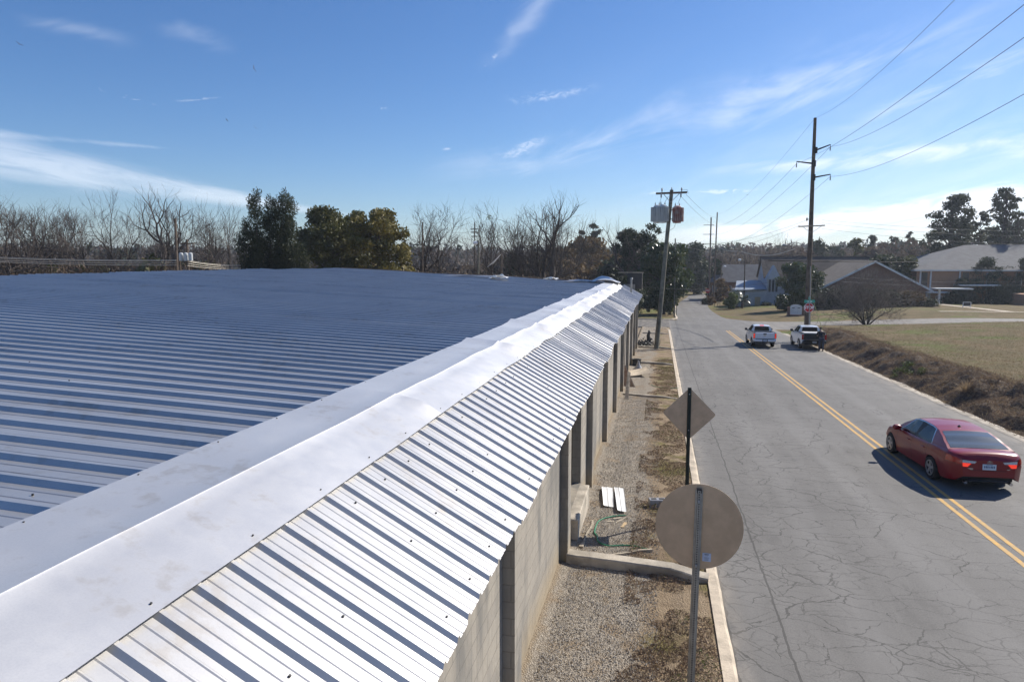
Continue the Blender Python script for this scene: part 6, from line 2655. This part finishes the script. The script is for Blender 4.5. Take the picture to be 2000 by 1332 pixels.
def sedan(root, paint, full=True):
    S, body, cab = make_car(SEDAN, paint, root)
    G_ = M['glass_car']

    # rear glass, windshield
    def rg_(u, w_):
        return (-1.90 + .82 * u, 1.0 + (w_ - .0) * 1.0)
    patch(S, 'cab', 0, 0, 0, 0, .006, M['glass_rear'], 'rear_window', root, 14, 10, both=True, shape=lambda u, w_: (-1.90 + .80 * u, 1.10 + w_ * .90))
    patch(S, 'cab', 0, 0, 0, 0, .006, G_, 'windshield', root, 12, 10, both=True, shape=lambda u, w_: (.44 + .70 * u, 1.08 + w_ * .92))
    for sd_ in (-1, 1):
        patch(S, 'cab', 0, 0, 0, 0, .003, M['chrome'], 'window_trim', root, 26, 8, side=sd_, shape=lambda u, w_: (-1.17 + .26 * w_ * (1 - u) + u * (2.25 - .62 * w_), .01 + .96 * w_))
        patch(S, 'cab', 0, 0, 0, 0, .0045, M['black'], 'window_surround', root, 26, 8, side=sd_, shape=lambda u, w_: (-1.135 + .26 * w_ * (1 - u) + u * (2.17 - .60 * w_), .035 + .90 * w_))
        patch(S, 'cab', 0, 0, 0, 0, .006, G_, 'side_window', root, 16, 8, side=sd_, shape=lambda u, w_: (-1.12 + .26 * w_ * (1 - u) + u * (.98 - .26 * w_), .05 + .87 * w_))
        patch(S, 'cab', 0, 0, 0, 0, .006, G_, 'side_window', root, 16, 8, side=sd_, shape=lambda u, w_: (-.07 + u * (1.06 - .58 * w_), .05 + .87 * w_))
    if full:
        for sd_ in (-1, 1):
            # door seams and handles
            for y in (-1.02, -.05, .98):
                patch(S, 'body', y - .006, y + .006, .10, .98, .003, M['black'], 'door_seam', root, 1, 10, side=sd_)
            for y in (-.78, .20):
                p = S.body(y, .80, sd_)
                mb = MB()
                mb.box(p + Vector((sd_ * .018, 0, 0)), (.03, .19, .028), bev=.008)
                mb.build('door_handle', paint, root, smooth_=True)
            p = S.body(.86, .97, sd_)
            mb = MB()
            mb.lathe(p + Vector((sd_ * .12, 0, .10)), [(.03, -.11), (.085, -.07), (.095, .04), (.05, .12)], 12, axis='X')
            mb.tube(p, p + Vector((sd_ * .09, 0, .07)), .022)
            mr = mb.build('wing_mirror', paint, root, smooth_=True)
            # tail lights: clear slanted strip over red blocks
            patch(S, 'body', 0, 0, 0, 0, .006, M['lens_red'], 'tail_light', root, 10, 6, side=sd_, shape=lambda u, w_: (-2.405 + .36 * u, .74 + .20 * w_ - .04 * u))
        # rear face pieces
        yb = -2.418
        for sd_ in (-1, 1):
            mb = MB()
            mb.prism([(sd_ * .30, yb, .845), (sd_ * .62, yb, .875), (sd_ * .62, yb, .80), (sd_ * .34, yb, .79)], (0, -.012, 0))
            cl_ = mb.build('tail_light', M['lens_clear'], root)
            mb = MB()
            mb.prism([(sd_ * .42, yb, .785), (sd_ * .615, yb, .795), (sd_ * .61, yb, .70), (sd_ * .50, yb, .69)], (0, -.012, 0))
            mb.build('tail_light', M['lens_lit'], root)
            mb = MB()
            mb.tube((sd_ * .52, -2.30, .26), (sd_ * .52, -2.43, .25), .042, n=12)
            mb.build('exhaust_tip', M['chrome'], root, smooth_=True)
        mb = MB()
        mb.box((0, yb - .006, .70), (.31, .012, .155), bev=.004)
        pl = mb.build('licence_plate', M['plate'], root)
        mb = MB()
        for k in range(7):
            mb.box((-.11 + k * .0365, yb - .014, .705), (.022 if k != 3 else .012, .003, .06))
        mb.box((0, yb - .014, .765), (.14, .003, .012))
        mb.build('plate_marks', M['plate_ink'], pl)
        # trunk lid seams, badge
        for (p, q) in (((-.64, .92), (-.40, .66)), ((.64, .92), (.40, .66)), ((-.40, .60), (.40, .60))):
            mb = MB()
            mb.tube((p[0], yb - .001, p[1]), (q[0], yb - .001, q[1]), .005, n=5)
            mb.build('lid_seam', M['black'], root)
        mb = MB()
        for (cx, cz, rx_, rz_) in ((0, .825, .062, .042), (0, .832, .034, .022), (0, .822, .018, .038)):
            pts = [(cx + rx_ * cos(a * pi / 12), yb - .006, cz + rz_ * sin(a * pi / 12)) for a in range(25)]
            mb.path(pts, .004, 5, caps=False)
        mb.build('badge', M['chrome'], root)
        mb = MB()
        mb.box((-.43, yb - .003, .650), (.13, .006, .012))
        mb.box((-.41, yb - .003, .625), (.08, .006, .012))
        mb.box((.44, yb - .003, .65), (.07, .006, .012))
        mb.build('badge', M['chrome'], root)
        mb = MB()
        mb.lathe((.0, -.78, interp(SEDAN['roof'], -.78) - .005), [(.05, 0), (.03, .03), (.012, .05)], 10)
        mb.build('roof_antenna', M['black'], root, smooth_=True)
        mb = MB()
        mb.box((0, -2.385, .30), (.95, .06, .07), bev=.02)
        mb.build('bumper_inset', M['black'], root)
    # underside and wheels
    mb = MB()
    mb.box((0, 0, .42), (1.36, 4.3, .36))
    mb.build('underbody', M['black'], root)
    for y in SEDAN['axles']:
        for sd_ in (-1, 1):
            wheel(root, sd_ * .80, y, .325, .215, M['rim'], 5, sd_)
    return S


def on_road(name, x, y, heading, label, cat, group=None):
    z = base_z(x, y) + .006
    return thing(name, (x, y, z), label, cat, group, rot=(-.025, 0, radians(heading)))


red = car_paint('red_car_paint', (.23, .003, .010), rough=.3, metal=0, coat=.3)
car = on_road('parked_car', 8.02, 21.10, 3.0, 'dark red sedan driving away over the double yellow line, nearest the camera', 'car')
car.name = 'sedan'
sedan(car, red)
car.scale = (1.0, 1.0, .93)

PICK = dict(y0=-2.70, y1=2.68, axles=(-1.55, 1.70), arch=.42, wz=.37, tuck=.055, boxy=1,
            w=[(-2.70, .90), (-2.66, .93), (-1, .945), (1.5, .945), (2.2, .90), (2.55, .80), (2.68, .66)],
            bot=[(-2.70, .58), (-2.4, .42), (-1, .36), (1.6, .36), (2.3, .42), (2.68, .5)],
            belt=[(-2.70, 1.26), (-2.66, 1.28), (-.95, 1.27), (-.8, 1.22), (.9, 1.20), (1.3, 1.17), (2.2, 1.10), (2.55, 1.0), (2.68, .85)],
            top=[(-2.70, 1.265), (-2.66, 1.285), (-.95, 1.275), (-.8, 1.25), (.9, 1.25), (1.3, 1.25), (2.2, 1.16), (2.55, 1.04), (2.68, .87)],
            roof=[(-.92, 1.70), (-.84, 1.76), (-.5, 1.795), (.1, 1.80), (.45, 1.76), (.65, 1.69), (1.0, 1.48), (1.35, 1.22)],
            cab=(-.92, 1.35), cabh=.56, wr=.64, bed=(-2.62, -.98), boxback=True)


def pickup(root, paint, lit, tailgate, openbed=False):
    S, body, cab = make_car(PICK, paint, root)
    # sloped back of the cab and window
    mb = MB()
    mb.prism([(-.62, -.935, 1.30), (.62, -.935, 1.30), (.56, -.93, 1.66), (-.56, -.93, 1.66)], (0, -.012, 0))
    mb.build('rear_window', M['glass_car'], root)
    patch(S, 'cab', 0, 0, 0, 0, .006, M['glass_car'], 'windshield', root, 10, 8, both=True, shape=lambda u, w_: (.56 + .70 * u, 1.08 + w_ * .92))
    for sd_ in (-1, 1):
        patch(S, 'cab', 0, 0, 0, 0, .006, M['glass_car'], 'side_window', root, 10, 6, side=sd_, shape=lambda u, w_: (-.80 + u * (.74), .10 + .76 * w_))
        patch(S, 'cab', 0, 0, 0, 0, .006, M['glass_car'], 'side_window', root, 12, 6, side=sd_, shape=lambda u, w_: (.02 + u * (1.0 - .48 * w_), .10 + .76 * w_))
        for y in (-.95, -.02, 1.05):
            patch(S, 'body', y - .007, y + .007, .06, .98, .003, M['black'], 'door_seam', root, 1, 8, side=sd_)
        p = S.body(.92, .97, sd_)
        mb = MB()
        mb.box(p + Vector((sd_ * .17, 0, .13)), (.22, .10, .20), bev=.04)
        mb.tube(p, p + Vector((sd_ * .12, 0, .10)), .025)
        mb.build('wing_mirror', M['black'], root, smooth_=True)
        for y in (-.75, .2):
            p = S.body(y, .82, sd_)
            mb = MB()
            mb.box(p + Vector((sd_ * .02, 0, 0)), (.035, .2, .035), bev=.01)
            mb.build('door_handle', paint, root)
        # wheel arch lips
        for ya in PICK['axles']:
            mb = MB()
            pts = [Vector((sd_ * (interp(PICK['w'], ya) - .02), ya + .44 * cos(a * pi / 16), .37 + .44 * sin(a * pi / 16))) for a in range(17)]
            mb.path(pts, .03, 6)
            mb.build('arch_trim', M['black'], root, smooth_=True)
        mb = MB()
        mb.box((sd_ * .86, -2.705, 1.00), (.15, .05, .42), bev=.015)
        tl = mb.build('tail_light', M['lens_red'], root)
        if lit:
            for z in (1.10, .90):
                mb = MB()
                mb.box((sd_ * .86, -2.733, z), (.11, .012, .12), bev=.004)
                mb.build('bulb', M['lens_lit'], tl)
        wheel(root, sd_ * .81, PICK['axles'][0], .375, .25, M['rim'], 6, sd_)
        wheel(root, sd_ * .81, PICK['axles'][1], .375, .25, M['rim'], 6, sd_)
    # bed
    mb = MB()
    mb.box((0, -1.81, .80), (1.5, 1.66, .04))
    for sx in (-1, 1):
        mb.box((sx * .76, -1.81, 1.02), (.04, 1.70, .48))
        mb.box((sx * .82, -1.81, 1.275), (.16, 1.72, .03))
    mb.box((0, -.975, 1.03), (1.5, .04, .48))
    mb.build('cargo_bed', M['black'], root)
    if openbed:
        mb = MB()
        mb.box((0, -2.98, .80), (1.46, .52, .06), bev=.01)
        mb.build('tailgate', M['black'], root)
        mb = MB()
        mb.box((0, -2.66, 1.30), (1.5, .10, .05), bev=.01)
        mb.box((0, -1.9, 1.32), (1.52, 1.5, .03), bev=.01)
        mb.build('bed_cover', M['siding'], root)
        mb = MB()
        mb.box((0, -2.715, 1.03), (1.54, .05, .46))
        mb.build('tail_opening', M['black'], root)
    else:
        mb = MB()
        mb.box((0, -2.70, 1.02), (1.54, .07, .50), bev=.02)
        tg = mb.build('tailgate', paint, root)
        mb = MB()
        mb.box((0, -2.74, 1.16), (.26, .02, .10), bev=.008)
        mb.build('handle', M['black'], tg)
        mb = MB()
        mb.box((0, -2.74, 1.03), (.22, .012, .06), bev=.004)
        mb.build('badge', pbr('gold_badge', (.55, .42, .25), .4, .4), tg)
        mb = MB()
        mb.box((0, -.90, 1.765), (.34, .06, .05), bev=.01)
        mb.build('brake_light', M['lens_lit'] if lit else M['lens_red'], root)
    mb = MB()
    mb.box((0, -2.80, .62), (1.76, .20, .20), bev=.04)
    bp = mb.build('bumper', M['black'] if openbed else paint, root)
    mb = MB()
    mb.box((0, -2.79, .735), (1.5, .16, .03), bev=.01)
    mb.build('step_pad', M['black'], bp)
    mb = MB()
    mb.box((0, -2.906, .62), (.42, .02, .19), bev=.004)
    mb.build('plate_recess', M['black'], bp)
    mb = MB()
    mb.box((0, -2.922, .62), (.30, .012, .14))
    pl = mb.build('licence_plate', M['plate'], bp)
    mb = MB()
    for k in range(6):
        mb.box((-.10 + k * .04, -2.930, .62), (.024, .003, .06))
    mb.build('plate_marks', M['plate_ink'], pl)
    mb = MB()
    mb.box((0, 0, .52), (1.3, 4.9, .3))
    mb.build('underbody', M['black'], root)


white = car_paint('white_car_paint', (.74, .76, .79), rough=.35, metal=0)
GT = 'white pickup trucks near the crossing'
tr = on_road('pickup_truck', 8.0, 57.9, 0.5, 'white pickup with lit brake lights rolling along the yellow line', 'pickup truck', GT)
pickup(tr, white, True, True)
tr.scale = (.91, .93, .93)
tr2 = on_road('pickup_truck', 11.45, 57.3, 0.0, 'white pickup with black open tail parked at the right road edge', 'pickup truck', GT)
pickup(tr2, white, False, False, True)
tr2.scale = (.94, .94, .96)

# far parked cars
GF2 = 'cars parked at the far end of the street'
far = None
for i, (px, dp, col, hd, lab) in enumerate(((1360, 208, (.06, .09, .14), 95, 'dark blue car parked nearest in the far row'),
                                          (1352, 222, (.10, .15, .22), 95, 'blue car parked behind the dark blue one'),
                                          (1374, 236, (.45, .48, .5), 95, 'pale silver car parked farthest right in the row'),
                                          (1383, 226, (.08, .08, .09), 95, 'dark grey car partly behind the far poles'))):
    b = ground_at(px, dp)
    if far is None:
        far = thing('parked_car', b, lab, 'car', GF2, rot=(0, 0, radians(hd)))
        sedan(far, car_paint('far_paint', col), full=False)
        o = far
    else:
        o = copy_tree(far)
        o.location = b
        o['label'] = lab
        pm = car_paint('far_paint', col)
        for ch in o.children:
            if ch.name.startswith(('body', 'cabin')):
                ch.material_slots[0].link = 'OBJECT'
                ch.material_slots[0].material = pm
    o.location.z += .1

# ------------------------------------------------------------------ person at the tailgate
def skin_mesh(name, verts, edges, radii, mat, parent, root=0, lv=2):
    me = bpy.data.meshes.new(name)
    me.from_pydata([tuple(v) for v in verts], edges, [])
    o = bpy.data.objects.new(name, me)
    COL.objects.link(o)
    md = o.modifiers.new('skin', 'SKIN')
    md.use_smooth_shade = True
    for i, r in enumerate(radii):
        rr_ = r if isinstance(r, tuple) else (r, r)
        me.skin_vertices[0].data[i].radius = rr_
        me.skin_vertices[0].data[i].use_root = (i == root)
    sb_ = o.modifiers.new('sub', 'SUBSURF')
    sb_.levels = sb_.render_levels = lv
    dg = bpy.context.evaluated_depsgraph_get()
    dg.update()
    m2 = bpy.data.meshes.new_from_object(o.evaluated_get(dg))
    bpy.data.objects.remove(o)
    m2.materials.clear()
    m2.materials.append(mat)
    m2.shade_smooth()
    o2 = bpy.data.objects.new(name, m2)
    return link(o2, parent)


M['skin'] = pbr('skin', (.20, .115, .075), .6, 0, .08, 8)
M['shirt'] = pbr('black_shirt', (.022, .023, .027), .9, 0, .2, 9)
M['jeans'] = pbr('dark_jeans', (.045, .055, .085), .9, 0, .2, 9)
px_, py_ = 11.75, 53.75
t = thing('person', (px_, py_, base_z(px_, py_) + .01), 'person in black shirt and dark jeans leaning into the pickup bed', 'person')
# feet 0, lean forward toward +Y
V_ = [(0, .0, .94), (0, .06, 1.10), (0, .18, 1.30), (0, .27, 1.44), (0, .34, 1.52), (0, .42, 1.60), (0, .45, 1.68),   # pelvis..head 0-6
      (-.11, .0, .90), (-.12, .02, .50), (-.13, -.03, .10), (-.13, .10, .035), (-.13, .17, .03),   # left leg 7-11
      (.11, .0, .90), (.13, .05, .50), (.14, .02, .10), (.145, .15, .035), (.145, .22, .03),       # right leg 12-16
      (-.19, .27, 1.40), (-.27, .36, 1.16), (-.17, .58, 1.10), (-.14, .66, 1.10),                  # left arm 17-20
      (.19, .27, 1.40), (.26, .40, 1.17), (.15, .62, 1.12), (.12, .70, 1.12)]
E_ = [(0, 1), (1, 2), (2, 3), (3, 4), (4, 5), (5, 6), (0, 7), (7, 8), (8, 9), (9, 10), (10, 11), (0, 12), (12, 13), (13, 14), (14, 15), (15, 16),
      (3, 17), (17, 18), (18, 19), (19, 20), (3, 21), (21, 22), (22, 23), (23, 24)]
R_ = [(.14, .12), (.135, .11), (.15, .11), (.12, .09), .05, (.075, .09), (.07, .085), .085, .062, .042, .042, .03, .085, .062, .042, .042, .03, .06, .045, .034, .03, .06, .045, .034, .03]
bodyp = skin_mesh('body', V_, E_, R_, M['skin'], t, 0)
# fingers on each hand
for (i, s_) in ((20, -1), (24, 1)):
    hx = Vector(V_[i])
    for k in range(4):
        b0 = hx + Vector(((k - 1.5) * .021, .02, 0))
        L = (.075, .085, .08, .062)[k]
        skin_mesh('finger', [b0 - Vector((0, .03, 0)), b0 + Vector((0, L * .5, .004)), b0 + Vector((0, L * .8, -.016)), b0 + Vector((0, L, -.04))], [(0, 1), (1, 2), (2, 3)], [.010, .009, .0085, .007], M['skin'], bodyp, 0, 1)
    b0 = hx + Vector((-s_ * .03, -.01, 0))
    skin_mesh('thumb', [b0, b0 + Vector((-s_ * .03, .03, -.005)), b0 + Vector((-s_ * .035, .06, -.02))], [(0, 1), (1, 2)], [.012, .010, .008], M['skin'], bodyp, 0, 1)
skin_mesh('shirt', V_[0:4] + [V_[17], V_[18], V_[21], V_[22], (0, .305, 1.475)], [(0, 1), (1, 2), (2, 3), (3, 4), (4, 5), (3, 6), (6, 7), (3, 8)],
          [(.158, .135), (.155, .13), (.17, .125), (.135, .105), .075, .062, .075, .062, .06], M['shirt'], t, 0)
skin_mesh('jeans', [V_[0], V_[7], V_[8], V_[9], V_[12], V_[13], V_[14]], [(0, 1), (1, 2), (2, 3), (0, 4), (4, 5), (5, 6)], [(.155, .132), .10, .078, .066, .10, .078, .066], M['jeans'], t, 0)
skin_mesh('shoe', [(-.13, -.06, .05), (-.13, .08, .045), (-.13, .19, .035)], [(0, 1), (1, 2)], [.05, .052, .042], M['black'], t, 0)
skin_mesh('shoe', [(.143, -.01, .05), (.145, .13, .045), (.145, .24, .035)], [(0, 1), (1, 2)], [.05, .052, .042], M['black'], t, 0)
skin_mesh('hair', [(0, .40, 1.60), (0, .42, 1.68), (0, .45, 1.74)], [(0, 1), (1, 2)], [(.07, .07), (.088, .09), (.07, .075)], M['shirt'], t, 0)
mb = MB()
mb.tube((0, .535, 1.655), (0, .56, 1.63), .016, .01, 6)
mb.tube((-.09, .445, 1.66), (-.10, .445, 1.66), .028, .02, 8)
mb.tube((.09, .445, 1.66), (.10, .445, 1.66), .028, .02, 8)
mb.build('face_features', M['skin'], t, smooth_=True)

# ------------------------------------------------------------------ birds
def bird(px, py, dist, s, rot, label):
    t = thing('soaring_bird', at(px, py, dist), label, 'bird', 'dark birds soaring in the blue sky', rot=rot)
    mb = MB()
    mb.lathe((0, 0, 0), [(.01, -.38), (.05, -.25), (.085, -.05), (.075, .12), (.05, .24), (.04, .30), (.012, .38)], 8, axis='Y')
    mb.prism([(-.04, -.30, 0), (.04, -.30, 0), (.12, -.55, 0), (-.12, -.55, 0)], (0, 0, .015))
    for sd_ in (-1, 1):
        up_ = [(.05, .13, .03), (.40, .20, .16), (.80, .10, .22), (.98, -.05, .24), (.85, -.16, .22), (.45, -.16, .15), (.05, -.14, .02)]
        mb.prism([(sd_ * a, b, c) for a, b, c in up_], (0, 0, .02))
    o = mb.build('body', M['bird'], t)
    t.scale = (s, s, s)
    return t


bird(38, 87, 120, .62, (.5, .5, .8), 'dark bird nearest the left edge of the sky')
bird(496, 135, 110, .60, (.2, 1.2, .4), 'dark bird high above the dark cedar, uppermost near the middle')
bird(443, 235, 140, .38, (.9, .9, .6), 'small dark bird lower left of the uppermost one')
bird(498, 250, 130, .50, (.4, .6, .9), 'small dark bird with spread wings below the uppermost one')
bird(591, 203, 170, .26, (.4, .2, 1.2), 'tiny dark bird right of the uppermost one')
bird(706, 365, 170, .30, (.2, .2, 1.0), 'tiny dark bird above the yellow green tree')
bird(1459, 381, 160, .40, (.5, .3, .4), 'small dark bird between the two main poles')

# ------------------------------------------------------------------ air
def air(density):
    m = bpy.data.materials.new("haze")
    m.use_nodes = True
    B = NB(m.node_tree)
    v = B.n('ShaderNodeVolumePrincipled', {'Color': (.80, .88, 1.0), 'Density': density, 'Anisotropy': .3})
    B.n('ShaderNodeOutputMaterial', {'Volume': v.outputs[0]})
    mb = MB()
    mb.box((0, 1560, 9), (5300, 3400, 64))
    o = mb.build('haze', m)
    tag(o, 'thin winter haze over the whole town', 'haze', kind='stuff')


air(.00028)
